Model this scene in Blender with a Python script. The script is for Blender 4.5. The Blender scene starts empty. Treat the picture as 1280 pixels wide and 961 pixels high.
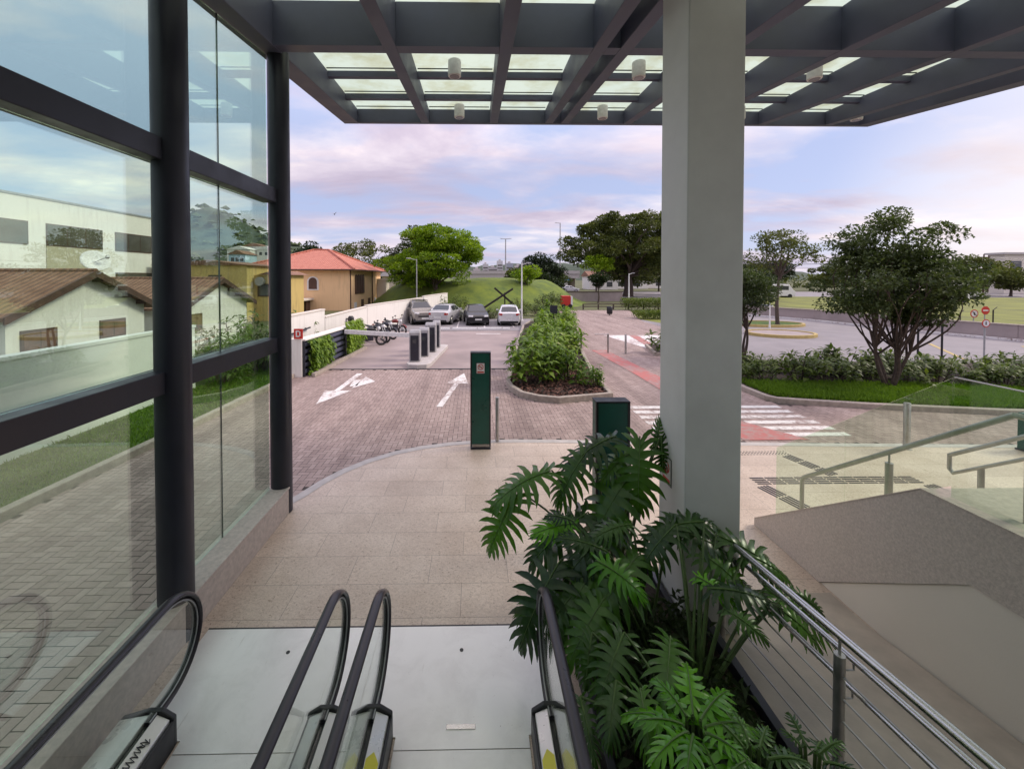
import bpy, bmesh, math, random
import numpy as np
from mathutils import Vector, Matrix
R = math.radians
random.seed(7); np.random.seed(7)
S = bpy.context.scene
COL = S.collection

# ------------------------------------------------------------------ camera
EYE = Vector((0, 0, 3.4)); FPX = 500.0; AXX, AXY = 603.0, 356.0
YAW = math.atan(8/FPX); PITCH = math.atan(9/FPX)
cd = bpy.data.cameras.new('camera'); cam = bpy.data.objects.new('camera', cd); COL.objects.link(cam)
cam.location = EYE; cam.rotation_euler = (math.pi/2-PITCH, 0, -YAW)
cd.sensor_fit = 'HORIZONTAL'; cd.sensor_width = 36; cd.lens = 36*FPX/1280
cd.shift_x = (640-AXX)/1280; cd.shift_y = -(480.5-AXY)/1280
cd.clip_start = .05; cd.clip_end = 5000
S.camera = cam
_rot = cam.rotation_euler.to_matrix()
def ray(px, py): return _rot @ Vector(((px-AXX)/FPX, -(py-AXY)/FPX, -1))
def atY(px, py, Y):
    d = ray(px, py); return EYE + d*(Y/d.y)
def atX(px, py, X):
    d = ray(px, py); return EYE + d*(X/d.x)
def atZ(px, py, z=0):
    d = ray(px, py); return EYE + d*((z-EYE.z)/d.z)

# ------------------------------------------------------------------ world and sun
SUN_EL, SUN_AZ = R(38), R(84)
W = bpy.data.worlds.new('World'); S.world = W; W.use_nodes = True
nt = W.node_tree; nt.nodes.clear()
def N(t, typ, **kw):
    n = t.nodes.new(typ)
    for k, v in kw.items():
        if k.startswith('i_'): n.inputs[k[2:].replace('_', ' ')].default_value = v
        else: setattr(n, k, v)
    return n
def L(t, a, b): t.links.new(a, b)
def ramp(t, stops, interp='LINEAR'):
    n = t.nodes.new('ShaderNodeValToRGB'); cr = n.color_ramp; cr.interpolation = interp
    while len(cr.elements) < len(stops): cr.elements.new(.5)
    for e, (p, c) in zip(cr.elements, stops):
        e.position = p; e.color = tuple(c)+(1,) if len(c) == 3 else c
    return n
def math_n(t, op, a, b=None):
    n = t.nodes.new('ShaderNodeMath'); n.operation = op
    for i, v in enumerate((a, b)):
        if v is None: continue
        if isinstance(v, (int, float)): n.inputs[i].default_value = v
        else: t.links.new(v, n.inputs[i])
    return n.outputs[0]
def mixc(t, fac, a, b, blend='MIX'):
    n = t.nodes.new('ShaderNodeMix'); n.data_type = 'RGBA'; n.blend_type = blend
    for sock, v in ((n.inputs[0], fac), (n.inputs[6], a), (n.inputs[7], b)):
        if isinstance(v, (int, float)): sock.default_value = v
        elif isinstance(v, tuple): sock.default_value = v+(1,) if len(v) == 3 else v
        else: t.links.new(v, sock)
    return n.outputs[2]
sky = N(nt, 'ShaderNodeTexSky', sky_type='NISHITA', sun_disc=False, sun_elevation=SUN_EL, sun_rotation=SUN_AZ)
tc = N(nt, 'ShaderNodeTexCoord')
sep = N(nt, 'ShaderNodeSeparateXYZ'); L(nt, tc.outputs['Generated'], sep.inputs[0])
zz = math_n(nt, 'ADD', math_n(nt, 'MAXIMUM', sep.outputs[2], 0.0), .16)
cmb = N(nt, 'ShaderNodeCombineXYZ')
L(nt, math_n(nt, 'DIVIDE', sep.outputs[0], zz), cmb.inputs[0]); L(nt, math_n(nt, 'DIVIDE', sep.outputs[1], zz), cmb.inputs[1])
mp = N(nt, 'ShaderNodeMapping'); mp.inputs['Scale'].default_value = (.50, .78, 1); mp.inputs['Rotation'].default_value = (0, 0, R(-12)); mp.inputs['Location'].default_value = (1.7, .6, 0)
L(nt, cmb.outputs[0], mp.inputs[0])
nz = N(nt, 'ShaderNodeTexNoise', i_Scale=1.9, i_Detail=9.0, i_Roughness=.53, i_Distortion=.3); L(nt, mp.outputs[0], nz.inputs['Vector'])
nz2 = N(nt, 'ShaderNodeTexNoise', i_Scale=1.3, i_Detail=7.0, i_Roughness=.6, i_Distortion=.4); L(nt, mp.outputs[0], nz2.inputs['Vector'])
cover = ramp(nt, [(.40, (0, 0, 0)), (.60, (1, 1, 1))]); L(nt, nz.outputs[0], cover.inputs[0])
# cloud radiance (before the 0.1 background strength)
SKYK = 7.0
ccol = ramp(nt, [(.26, (.46, .40, .53)), (.42, (.58, .51, .64)), (.54, (.76, .68, .78)), (.68, (1.14, 1.0, .95))]); L(nt, nz2.outputs[0], ccol.inputs[0])
ccs = mixc(nt, 1.0, ccol.outputs[0], (SKYK,)*3, 'MULTIPLY')
clear = mixc(nt, 1.0, sky.outputs[0], (1.0, .93, 1.06), 'MULTIPLY')
base = mixc(nt, .78, clear, (.46*SKYK, .52*SKYK, .76*SKYK))
allc = mixc(nt, cover.outputs[0], base, ccs)
# brighter overcast overhead, warm break low in the north-east
vd = N(nt, 'ShaderNodeVectorMath', operation='DOT_PRODUCT'); L(nt, tc.outputs['Generated'], vd.inputs[0]); vd.inputs[1].default_value = (math.sin(R(64))*.995, math.cos(R(64))*.995, .02)
glow = ramp(nt, [(.90, (0, 0, 0)), (1, (1, 1, 1))], 'EASE'); L(nt, vd.outputs['Value'], glow.inputs[0])
allc = mixc(nt, math_n(nt, 'MULTIPLY', glow.outputs[0], .62), allc, (1.12*SKYK, 1.0*SKYK, .94*SKYK))
zen = ramp(nt, [(.25, (1, 1, 1)), (.75, (2.2, 2.08, 1.86))]); L(nt, sep.outputs[2], zen.inputs[0])
allc = mixc(nt, 1.0, allc, zen.outputs[0], 'MULTIPLY')
bg = N(nt, 'ShaderNodeBackground', i_Strength=.1); L(nt, allc, bg.inputs[0])
wo = N(nt, 'ShaderNodeOutputWorld'); L(nt, bg.outputs[0], wo.inputs[0])
sd = bpy.data.lights.new('sun', 'SUN'); sd.energy = 1.5; sd.angle = R(14); sd.color = (1, .88, .74)
so = bpy.data.objects.new('sun', sd); COL.objects.link(so)
sdir = Vector((math.sin(SUN_AZ)*math.cos(SUN_EL), math.cos(SUN_AZ)*math.cos(SUN_EL), math.sin(SUN_EL)))
so.rotation_euler = sdir.to_track_quat('Z', 'Y').to_euler(); so.location = (20, 15, 20)
vs = S.view_settings; vs.view_transform = 'Standard'; vs.look = 'None'; vs.exposure = 0.68; vs.gamma = 1; vs.use_curve_mapping = False
S.cycles.max_bounces = 8; S.cycles.transparent_max_bounces = 24; S.cycles.caustics_reflective = False; S.cycles.caustics_refractive = False
S.cycles.use_denoising = True

# ------------------------------------------------------------------ helpers
WL = {}
class MB:
    def __init__(s): s.v = []; s.f = []; s.m = []
    def add(s, vs, fs, mi=0):
        b = len(s.v); s.v += [tuple(v) for v in vs]
        for f in fs: s.f.append([b+i for i in f]); s.m.append(mi)
        return s
    def box(s, x0, x1, y0, y1, z0, z1, mi=0):
        return s.add([(x0,y0,z0),(x1,y0,z0),(x1,y1,z0),(x0,y1,z0),(x0,y0,z1),(x1,y0,z1),(x1,y1,z1),(x0,y1,z1)],
            [(0,3,2,1),(4,5,6,7),(0,1,5,4),(1,2,6,5),(2,3,7,6),(3,0,4,7)], mi)
    def obox(s, c, size, M=None, mi=0):
        M = M or Matrix.Identity(3); c = Vector(c); hx, hy, hz = [k/2 for k in size]
        P = [c + M @ Vector((x,y,z)) for z in (-hz,hz) for x,y in ((-hx,-hy),(hx,-hy),(hx,hy),(-hx,hy))]
        return s.add(P, [(0,3,2,1),(4,5,6,7),(0,1,5,4),(1,2,6,5),(2,3,7,6),(3,0,4,7)], mi)
    def bar(s, p, q, w, h, mi=0):
        p = Vector(p); q = Vector(q); d = (q-p); l = d.length; d.normalize()
        up = Vector((0,0,1)) if abs(d.z) < .95 else Vector((0,1,0))
        x = d.cross(up).normalized(); u = x.cross(d)
        M = Matrix((x, d, u)).transposed()
        return s.obox((p+q)/2, (w, l, h), M, mi)
    def prism(s, poly, axis, a0, a1, mi=0):
        # poly: list of 2-D points; axis 'x': (y,z), 'y': (x,z), 'z': (x,y)
        def mk(p, a):
            return {'x': (a,p[0],p[1]), 'y': (p[0],a,p[1]), 'z': (p[0],p[1],a)}[axis]
        n = len(poly); V = [mk(p,a0) for p in poly]+[mk(p,a1) for p in poly]
        F = [list(range(n))[::-1], list(range(n,2*n))]+[(i,(i+1)%n,n+(i+1)%n,n+i) for i in range(n)]
        return s.add(V, F, mi)
    def sheet(s, poly, z, mi=0):
        return s.add([(x,y,z) for x,y in poly], [list(range(len(poly)))], mi)
    def tube(s, pts, r, n=8, mi=0, caps=True, ell=None):
        pts = [Vector(p) for p in pts]; k = len(pts)
        rs = r if isinstance(r, (list, tuple)) else [r]*k
        b = len(s.v); t = (pts[1]-pts[0]).normalized()
        ref = Vector((0,0,1)) if abs(t.z) < .9 else Vector((1,0,0))
        u = t.cross(ref).normalized()
        for i, p in enumerate(pts):
            if i == 0: d = pts[1]-pts[0]
            elif i == k-1: d = pts[-1]-pts[-2]
            else: d = (pts[i+1]-p).normalized()+(p-pts[i-1]).normalized()
            d.normalize(); u = (u-d*u.dot(d)).normalized(); w = d.cross(u)
            for j in range(n):
                a = 2*math.pi*j/n; ea, eb = ell or (1,1)
                s.v.append(tuple(p + (u*math.cos(a)*ea+w*math.sin(a)*eb)*rs[i]))
        for i in range(k-1):
            for j in range(n):
                s.f.append([b+i*n+j, b+i*n+(j+1)%n, b+(i+1)*n+(j+1)%n, b+(i+1)*n+j]); s.m.append(mi)
        if caps:
            s.f.append([b+j for j in range(n)][::-1]); s.m.append(mi)
            s.f.append([b+(k-1)*n+j for j in range(n)]); s.m.append(mi)
        return s
    def cyl(s, p, q, r0, r1=None, n=16, mi=0): return s.tube([p,q], [r0, r0 if r1 is None else r1], n, mi)
    def lathe(s, prof, c, n=20, mi=0):
        b = len(s.v); c = Vector(c); k = len(prof)
        for r, z in prof:
            for j in range(n):
                a = 2*math.pi*j/n; s.v.append((c.x+r*math.cos(a), c.y+r*math.sin(a), c.z+z))
        for i in range(k-1):
            for j in range(n):
                s.f.append([b+i*n+j, b+i*n+(j+1)%n, b+(i+1)*n+(j+1)%n, b+(i+1)*n+j]); s.m.append(mi)
        s.f.append([b+j for j in range(n)][::-1]); s.m.append(mi)
        s.f.append([b+(k-1)*n+j for j in range(n)]); s.m.append(mi)
        return s
    def ring(s, c, R0, R1, axis, t, n=24, mi=0):
        # flat ring with thickness, around axis 'x' or 'y'
        c = Vector(c); b = len(s.v)
        for a0 in (-t/2, t/2):
            for rr in (R0, R1):
                for j in range(n):
                    a = 2*math.pi*j/n; ca, sa = rr*math.cos(a), rr*math.sin(a)
                    s.v.append(tuple(c+Vector((a0,ca,sa) if axis == 'x' else (ca,a0,sa))))
        def q(i,j): return b+i*n+j%n
        for j in range(n):
            for A,B in ((0,1),(1,3),(3,2),(2,0)):
                s.f.append([q(A,j),q(A,j+1),q(B,j+1),q(B,j)]); s.m.append(mi)
        return s
    def build(s, name, mats, parent=None, local=False, smooth=None, bevel=0, seg=2, rnd=None, origin=None, recalc=True):
        if not isinstance(mats, (list, tuple)): mats = [mats]
        V = np.array(s.v, dtype=float)
        if len(V) == 0: V = np.zeros((1,3))
        lo, hi = V.min(0), V.max(0)
        if origin is None: org = np.array([(lo[0]+hi[0])/2, (lo[1]+hi[1])/2, lo[2] if parent is None else (lo[2]+hi[2])/2])
        else: org = np.array(origin, dtype=float)
        me = bpy.data.meshes.new(name); me.from_pydata((V-org).tolist(), [], s.f)
        for m in mats: me.materials.append(m)
        if len(mats) > 1: me.polygons.foreach_set('material_index', s.m)
        if recalc or smooth is not None:
            bm = bmesh.new(); bm.from_mesh(me)
            if recalc: bmesh.ops.recalc_face_normals(bm, faces=bm.faces)
            if smooth is not None:
                lim = R(smooth)
                for f in bm.faces: f.smooth = True
                for e in bm.edges:
                    if len(e.link_faces) == 2 and e.calc_face_angle(0) > lim: e.smooth = False
            bm.to_mesh(me); bm.free()
        if rnd is not None:
            at = me.attributes.new('rnd', 'FLOAT', 'FACE'); at.data.foreach_set('value', rnd)
        o = bpy.data.objects.new(name, me); COL.objects.link(o)
        loc = Vector(org)
        if parent is not None:
            o.parent = parent
            if not local: loc = loc - WL.get(parent.name, Vector((0,0,0)))
        o.location = loc
        WL[o.name] = Vector(org) if not local else Vector((0,0,0))+loc
        if bevel:
            m = o.modifiers.new('bevel', 'BEVEL'); m.width = bevel; m.segments = seg; m.limit_method = 'ANGLE'; m.angle_limit = R(40); m.harden_normals = False
        return o
def tag(o, label, cat=None, group=None, kind=None):
    if label: o['label'] = label
    if cat: o['category'] = cat
    if group: o['group'] = group
    if kind: o['kind'] = kind
    return o
def thing(name, label, cat, loc=(0,0,0), rz=0, group=None):
    o = bpy.data.objects.new(name, None); COL.objects.link(o); o.empty_display_size = .2
    o.location = loc; o.rotation_euler = (0,0,rz); WL[o.name] = Vector(loc)
    return tag(o, label, cat, group)
def struct(o, label=None, cat='ground'):
    o['kind'] = 'structure'; o['category'] = cat
    if label: o['label'] = label
    return o
def dup(root, loc, rz=0, label=None, group=None, scale=None):
    r = root.copy(); COL.objects.link(r); r.location = loc; r.rotation_euler = (0,0,rz)
    if scale: r.scale = scale
    if label: r['label'] = label
    if group: r['group'] = group
    WL[r.name] = Vector(loc)
    for ch in list(root.children):
        c = ch.copy(); COL.objects.link(c); c.parent = r
        for g in list(ch.children):
            d = g.copy(); COL.objects.link(d); d.parent = c
    return r

# ------------------------------------------------------------------ materials
def new_mat(name):
    m = bpy.data.materials.new(name); m.use_nodes = True; t = m.node_tree; t.nodes.clear()
    o = t.nodes.new('ShaderNodeOutputMaterial'); return m, t, o
def pbr(name, col, rough=.6, metal=0, var=.12, vscale=6, bump=0, bscale=40, spec=.5, coat=0, col2=None, detail=5, rvar=.12):
    m, t, o = new_mat(name)
    p = N(t, 'ShaderNodeBsdfPrincipled'); p.inputs['Metallic'].default_value = metal
    p.inputs['Specular IOR Level'].default_value = spec; p.inputs['Coat Weight'].default_value = coat
    g = N(t, 'ShaderNodeNewGeometry')
    n = N(t, 'ShaderNodeTexNoise', i_Scale=vscale, i_Detail=detail, i_Roughness=.6); L(t, g.outputs['Position'], n.inputs['Vector'])
    c2 = col2 or tuple(max(0, c*(1-2*var)) for c in col)
    rp = ramp(t, [(.32, c2), (.68, tuple(min(1, c*(1+var*.5)) for c in col) if not col2 else col)]); L(t, n.outputs[0], rp.inputs[0])
    L(t, rp.outputs[0], p.inputs['Base Color'])
    rr = N(t, 'ShaderNodeMapRange'); rr.inputs[1].default_value = .3; rr.inputs[2].default_value = .7
    rr.inputs[3].default_value = max(.02, rough-rvar); rr.inputs[4].default_value = min(1, rough+rvar); L(t, n.outputs[0], rr.inputs[0]); L(t, rr.outputs[0], p.inputs['Roughness'])
    if bump:
        n2 = N(t, 'ShaderNodeTexNoise', i_Scale=bscale, i_Detail=4.0); L(t, g.outputs['Position'], n2.inputs['Vector'])
        b = N(t, 'ShaderNodeBump', i_Strength=bump, i_Distance=.02); L(t, n2.outputs[0], b.inputs['Height']); L(t, b.outputs[0], p.inputs['Normal'])
    L(t, p.outputs[0], o.inputs[0]); return m
def glass(name, tint, rough=.0, refl=1.0, base=.04, rc=(1,1,1)):
    m, t, o = new_mat(name)
    tr = N(t, 'ShaderNodeBsdfTransparent'); tr.inputs[0].default_value = tuple(tint)+(1,)
    gl = N(t, 'ShaderNodeBsdfGlossy', i_Roughness=rough); gl.inputs[0].default_value = tuple(rc)+(1,)
    lw = N(t, 'ShaderNodeLayerWeight'); lw.inputs[0].default_value = .5
    fr = math_n(t, 'ADD', math_n(t, 'MULTIPLY', math_n(t, 'POWER', lw.outputs['Facing'], 4.5), .9), base)
    mx = N(t, 'ShaderNodeMixShader'); L(t, math_n(t, 'MULTIPLY', fr, refl), mx.inputs[0])
    L(t, tr.outputs[0], mx.inputs[1]); L(t, gl.outputs[0], mx.inputs[2]); L(t, mx.outputs[0], o.inputs[0]); return m
def foliage(name, dark, light, trans=.35, rough=.5, extra=None):
    m, t, o = new_mat(name)
    a = N(t, 'ShaderNodeAttribute', attribute_name='rnd')
    g = N(t, 'ShaderNodeNewGeometry')
    n = N(t, 'ShaderNodeTexNoise', i_Scale=.9, i_Detail=3.0); L(t, g.outputs['Position'], n.inputs['Vector'])
    oi = N(t, 'ShaderNodeObjectInfo')
    f = math_n(t, 'ADD', math_n(t, 'ADD', math_n(t, 'MULTIPLY', a.outputs['Fac'], .6), math_n(t, 'MULTIPLY', oi.outputs['Random'], .22)), math_n(t, 'MULTIPLY', math_n(t, 'SUBTRACT', n.outputs[0], .37), .95))
    st = [(.05, dark), (.8, light)]
    if extra: st.append((.97, extra))
    rp = ramp(t, st); L(t, f, rp.inputs[0])
    p = N(t, 'ShaderNodeBsdfPrincipled', i_Roughness=rough); p.inputs['Specular IOR Level'].default_value = .35
    L(t, rp.outputs[0], p.inputs['Base Color'])
    tl = N(t, 'ShaderNodeBsdfTranslucent'); L(t, mixc(t, 1.0, rp.outputs[0], (1.2,1.3,.6), 'MULTIPLY'), tl.inputs[0])
    mx = N(t, 'ShaderNodeMixShader', ); mx.inputs[0].default_value = trans
    L(t, p.outputs[0], mx.inputs[1]); L(t, tl.outputs[0], mx.inputs[2]); L(t, mx.outputs[0], o.inputs[0]); return m

M = {}
M['steel_dark'] = pbr('dark_painted_steel', (.020,.021,.034), .42, var=.1, vscale=3, bump=.03, bscale=60)
M['canopy_paint'] = pbr('canopy_paint', (.088,.094,.145), .5, var=.1, vscale=2, bump=.03, bscale=50)
M['white_steel'] = pbr('white_painted_column', (.72,.73,.72), .5, var=.05, vscale=2, bump=.03, bscale=120)
def worn_paint(name, col, under, wear=.42, sc=7):
    m, t, o = new_mat(name); g = N(t, 'ShaderNodeNewGeometry')
    n = N(t, 'ShaderNodeTexNoise', i_Scale=sc, i_Detail=9.0, i_Roughness=.75); L(t, g.outputs['Position'], n.inputs['Vector'])
    n2 = N(t, 'ShaderNodeTexNoise', i_Scale=.9, i_Detail=3.0); L(t, g.outputs['Position'], n2.inputs['Vector'])
    f = math_n(t, 'ADD', n.outputs[0], math_n(t, 'MULTIPLY', math_n(t, 'SUBTRACT', n2.outputs[0], .5), .5))
    rp = ramp(t, [(wear-.05, under), (wear+.07, tuple(c*.9 for c in col)), (.75, col)]); L(t, f, rp.inputs[0])
    p = N(t, 'ShaderNodeBsdfPrincipled', i_Roughness=.8); L(t, rp.outputs[0], p.inputs['Base Color']); L(t, p.outputs[0], o.inputs[0]); return m
def stained(name, col, stain, amt=.5, zs=.35):
    m, t, o = new_mat(name); g = N(t, 'ShaderNodeNewGeometry')
    mp = N(t, 'ShaderNodeMapping'); mp.inputs['Scale'].default_value = (3.5, 3.5, zs); L(t, g.outputs['Position'], mp.inputs[0])
    n = N(t, 'ShaderNodeTexNoise', i_Scale=1.6, i_Detail=8.0, i_Roughness=.65); L(t, mp.outputs[0], n.inputs['Vector'])
    n2 = N(t, 'ShaderNodeTexNoise', i_Scale=.7, i_Detail=6.0); L(t, g.outputs['Position'], n2.inputs['Vector'])
    f = math_n(t, 'MULTIPLY', n.outputs[0], math_n(t, 'ADD', n2.outputs[0], .5)); rp = ramp(t, [(.28, tuple(a*(1-amt)+b*amt for a, b in zip(col, stain))), (.50, col)]); L(t, f, rp.inputs[0])
    p = N(t, 'ShaderNodeBsdfPrincipled', i_Roughness=.85); L(t, rp.outputs[0], p.inputs['Base Color'])
    n3 = N(t, 'ShaderNodeTexNoise', i_Scale=60.0, i_Detail=3.0); L(t, g.outputs['Position'], n3.inputs['Vector']); b = N(t, 'ShaderNodeBump', i_Strength=.12, i_Distance=.01); L(t, n3.outputs[0], b.inputs['Height']); L(t, b.outputs[0], p.inputs['Normal'])
    L(t, p.outputs[0], o.inputs[0]); return m
M['granite_wall'] = pbr('grey_granite', (.62,.55,.50), .8, var=.12, vscale=55, bump=.12, bscale=120)
M['white_wall'] = stained('white_plaster', (.81,.78,.74), (.45,.41,.37), .28)
M['cream_wall'] = pbr('cream_plaster', (.80,.74,.66), .85, var=.03, vscale=.8, bump=.06, bscale=80)
M['plinth'] = pbr('polished_granite', (.58,.50,.45), .62, var=.12, vscale=25, bump=.03)
M['metal_plate'] = pbr('brushed_plate', (.80,.80,.79), .40, metal=.25, var=.07, vscale=2.2, bump=.02, bscale=8, detail=9)
M['inox'] = pbr('stainless_steel', (.62,.61,.60), .27, metal=1, var=.04, vscale=8, rvar=.03)
M['inox_dull'] = pbr('dull_stainless', (.50,.48,.47), .42, metal=.85, var=.1, vscale=10)
M['rubber'] = pbr('handrail_rubber', (.03,.024,.032), .30, var=.06, vscale=5, rvar=.04)
M['black'] = pbr('black_plastic', (.015,.015,.018), .45, var=.1)
M['deck_cover'] = pbr('pale_deck_cover', (.70,.68,.66), .35, metal=.4, var=.05, vscale=5)
M['green_panel'] = pbr('green_panel', (.007,.085,.062), .32, var=.15, vscale=2)
M['white_paint'] = pbr('white_paint', (.80,.79,.78), .7, var=.1, vscale=12)
M['road_paint'] = worn_paint('road_paint', (.80,.77,.75), (.37,.285,.265), .44)
M['red_paint'] = worn_paint('red_road_paint', (.50,.17,.155), (.37,.25,.23), .47, 5)
M['red_sign'] = pbr('red_sign', (.55,.03,.02), .4, var=.05)
M['yellow_paint'] = pbr('yellow_paint', (.50,.38,.14), .7, var=.1)
M['sticker_yellow'] = pbr('yellow_sticker', (.75,.66,.04), .4, var=.03)
M['kerb'] = pbr('kerb_stone', (.42,.36,.31), .85, var=.15, vscale=8, bump=.15, bscale=60)
M['kerb_light'] = pbr('pale_concrete', (.55,.51,.49), .8, var=.1, vscale=6, bump=.1)
M['soil'] = pbr('soil', (.045,.028,.02), .95, var=.4, vscale=20, bump=.6, bscale=50)
M['bark'] = pbr('bark', (.11,.08,.065), .9, var=.3, vscale=14, bump=.5, bscale=30)
M['stem_green'] = pbr('green_stem', (.07,.12,.03), .5, var=.2, vscale=20)
M['dark_hole'] = pbr('dark_gap', (.02,.02,.024), .6)
M['asphalt'] = pbr('pinkish_asphalt', (.36,.29,.28), .85, var=.14, vscale=.5, detail=9, bump=.15, bscale=120)
M['asphalt_grey'] = pbr('grey_asphalt', (.27,.25,.26), .85, var=.1, vscale=.8, bump=.15, bscale=100)
M['earth'] = pbr('earth', (.12,.13,.05), .95, var=.3, vscale=.15, bump=.3, bscale=8)
M['grass_base'] = pbr('turf', (.07,.13,.015), .95, var=.25, vscale=2, bump=.5, bscale=60)
M['grass_dry'] = pbr('dry_turf', (.20,.22,.045), .95, var=.25, vscale=.3, bump=.5, bscale=20)
M['orange_wall'] = stained('orange_plaster', (.88,.60,.34), (.5,.32,.18), .35)
M['yellow_wall'] = stained('ochre_plaster', (.60,.45,.17), (.25,.18,.1), .5)
M['frame_brown'] = pbr('brown_shutter', (.10,.05,.035), .6, var=.2)
M['pale_trim'] = pbr('pale_trim', (.72,.66,.58), .7, var=.05)
M['window_glass'] = pbr('dark_window_glass', (.05,.055,.06), .08, var=.1, spec=.8)
M['window_grey'] = pbr('grey_window_glass', (.12,.11,.095), .12, var=.2, spec=.7, vscale=.6)
M['beige_panel'] = pbr('beige_panel', (.50,.46,.34), .8, var=.05)
M['blue_tank'] = pbr('blue_plastic', (.06,.25,.50), .5)
M['timber_dark'] = pbr('dark_timber', (.03,.024,.02), .8, var=.3)
M['galv'] = pbr('galvanised_pole', (.42,.42,.43), .5, metal=.5, var=.1)
M['wood_fence'] = pbr('brown_wood', (.10,.075,.06), .8, var=.2)
M['pink_wall'] = pbr('pinkish_wall', (.36,.30,.29), .85, var=.1, vscale=1)
M['glass_left'] = glass('green_tinted_glass', (.865,.965,.88), 0, 1.25, .115, (.86,1,.90))
M['glass_guard'] = glass('clear_guard_glass', (.87,.95,.87), 0, .9)
M['glass_clear'] = glass('clear_panel_glass', (.93,.95,.92), 0, .8)
M['silicone'] = pbr('silicone_joint', (.05,.06,.055), .6)

def tiles_mat():
    m, t, o = new_mat('granite_tiles')
    g = N(t, 'ShaderNodeNewGeometry')
    mp = N(t, 'ShaderNodeMapping'); mp.inputs['Location'].default_value = (.16, .10, 0); L(t, g.outputs['Position'], mp.inputs[0])
    br = N(t, 'ShaderNodeTexBrick', i_Scale=1.0, i_Mortar_Size=.0028, i_Mortar_Smooth=.3, i_Bias=0.0, i_Brick_Width=.9, i_Row_Height=.45)
    br.offset = .42; br.inputs['Color1'].default_value = (.72,.60,.51,1); br.inputs['Color2'].default_value = (.64,.53,.45,1); br.inputs['Mortar'].default_value = (.30,.24,.21,1)
    L(t, mp.outputs[0], br.inputs['Vector'])
    mp2 = N(t, 'ShaderNodeMapping'); mp2.inputs['Scale'].default_value = (1, 1.5, 1); mp2.inputs['Rotation'].default_value = (0,0,.6); L(t, g.outputs['Position'], mp2.inputs[0])
    n1 = N(t, 'ShaderNodeTexNoise', i_Scale=34.0, i_Detail=6.0, i_Roughness=.7, i_Distortion=1.2); L(t, mp2.outputs[0], n1.inputs['Vector'])
    sp = ramp(t, [(.33, (.38,.33,.30)), (.41, (.84,.80,.77)), (.52, (1,1,1)), (.66, (1.14,1.12,1.1))]); L(t, n1.outputs[0], sp.inputs[0])
    n2 = N(t, 'ShaderNodeTexNoise', i_Scale=1.1, i_Detail=6.0, i_Roughness=.65); L(t, g.outputs['Position'], n2.inputs['Vector'])
    st = ramp(t, [(.3, (.80,.76,.72)), (.6, (1,1,1))]); L(t, n2.outputs[0], st.inputs[0])
    c = mixc(t, 1.0, mixc(t, 1.0, br.outputs[0], sp.outputs[0], 'MULTIPLY'), st.outputs[0], 'MULTIPLY')
    p = N(t, 'ShaderNodeBsdfPrincipled', i_Roughness=.5); L(t, c, p.inputs['Base Color'])
    rr = N(t, 'ShaderNodeMapRange'); rr.inputs[3].default_value = .32; rr.inputs[4].default_value = .6; L(t, n2.outputs[0], rr.inputs[0]); L(t, rr.outputs[0], p.inputs['Roughness'])
    b = N(t, 'ShaderNodeBump', i_Strength=.25, i_Distance=.004); L(t, math_n(t, 'ADD', n1.outputs[0], math_n(t, 'MULTIPLY', br.outputs[1], -1.5)), b.inputs['Height']); L(t, b.outputs[0], p.inputs['Normal'])
    L(t, p.outputs[0], o.inputs[0]); return m
M['tiles'] = tiles_mat()
def plate_mat():
    m, t, o = new_mat('brushed_plate'); g = N(t, 'ShaderNodeNewGeometry')
    mp = N(t, 'ShaderNodeMapping'); mp.inputs['Scale'].default_value = (1.2, 60, 1); L(t, g.outputs['Position'], mp.inputs[0])
    br = N(t, 'ShaderNodeTexNoise', i_Scale=3.0, i_Detail=3.0); L(t, mp.outputs[0], br.inputs['Vector'])
    n1 = N(t, 'ShaderNodeTexNoise', i_Scale=2.6, i_Detail=10.0, i_Roughness=.7, i_Distortion=.6); L(t, g.outputs['Position'], n1.inputs['Vector'])
    n2 = N(t, 'ShaderNodeTexNoise', i_Scale=42.0, i_Detail=4.0, i_Roughness=.7); L(t, g.outputs['Position'], n2.inputs['Vector'])
    mp3 = N(t, 'ShaderNodeMapping'); mp3.inputs['Scale'].default_value = (22, 3.5, 1); mp3.inputs['Rotation'].default_value = (0, 0, .5); L(t, g.outputs['Position'], mp3.inputs[0])
    n3 = N(t, 'ShaderNodeTexNoise', i_Scale=1.0, i_Detail=2.0); L(t, mp3.outputs[0], n3.inputs['Vector'])
    c = ramp(t, [(.30, (.72,.71,.70)), (.56, (.83,.82,.81))]); L(t, n1.outputs[0], c.inputs[0])
    sp = ramp(t, [(.25, (.45,.42,.40)), (.315, (1,1,1))]); L(t, n2.outputs[0], sp.inputs[0])
    sc = ramp(t, [(.24, (.86,.85,.84)), (.29, (1,1,1))]); L(t, n3.outputs[0], sc.inputs[0])
    col = mixc(t, 1.0, mixc(t, 1.0, c.outputs[0], sp.outputs[0], 'MULTIPLY'), sc.outputs[0], 'MULTIPLY')
    p = N(t, 'ShaderNodeBsdfPrincipled'); p.inputs['Metallic'].default_value = .25; L(t, col, p.inputs['Base Color'])
    rr = N(t, 'ShaderNodeMapRange'); rr.inputs[3].default_value = .34; rr.inputs[4].default_value = .46; L(t, n1.outputs[0], rr.inputs[0]); L(t, rr.outputs[0], p.inputs['Roughness'])
    b = N(t, 'ShaderNodeBump', i_Strength=.08, i_Distance=.003); L(t, br.outputs[0], b.inputs['Height']); L(t, b.outputs[0], p.inputs['Normal'])
    L(t, p.outputs[0], o.inputs[0]); return m
M['metal_plate'] = plate_mat()
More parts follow.
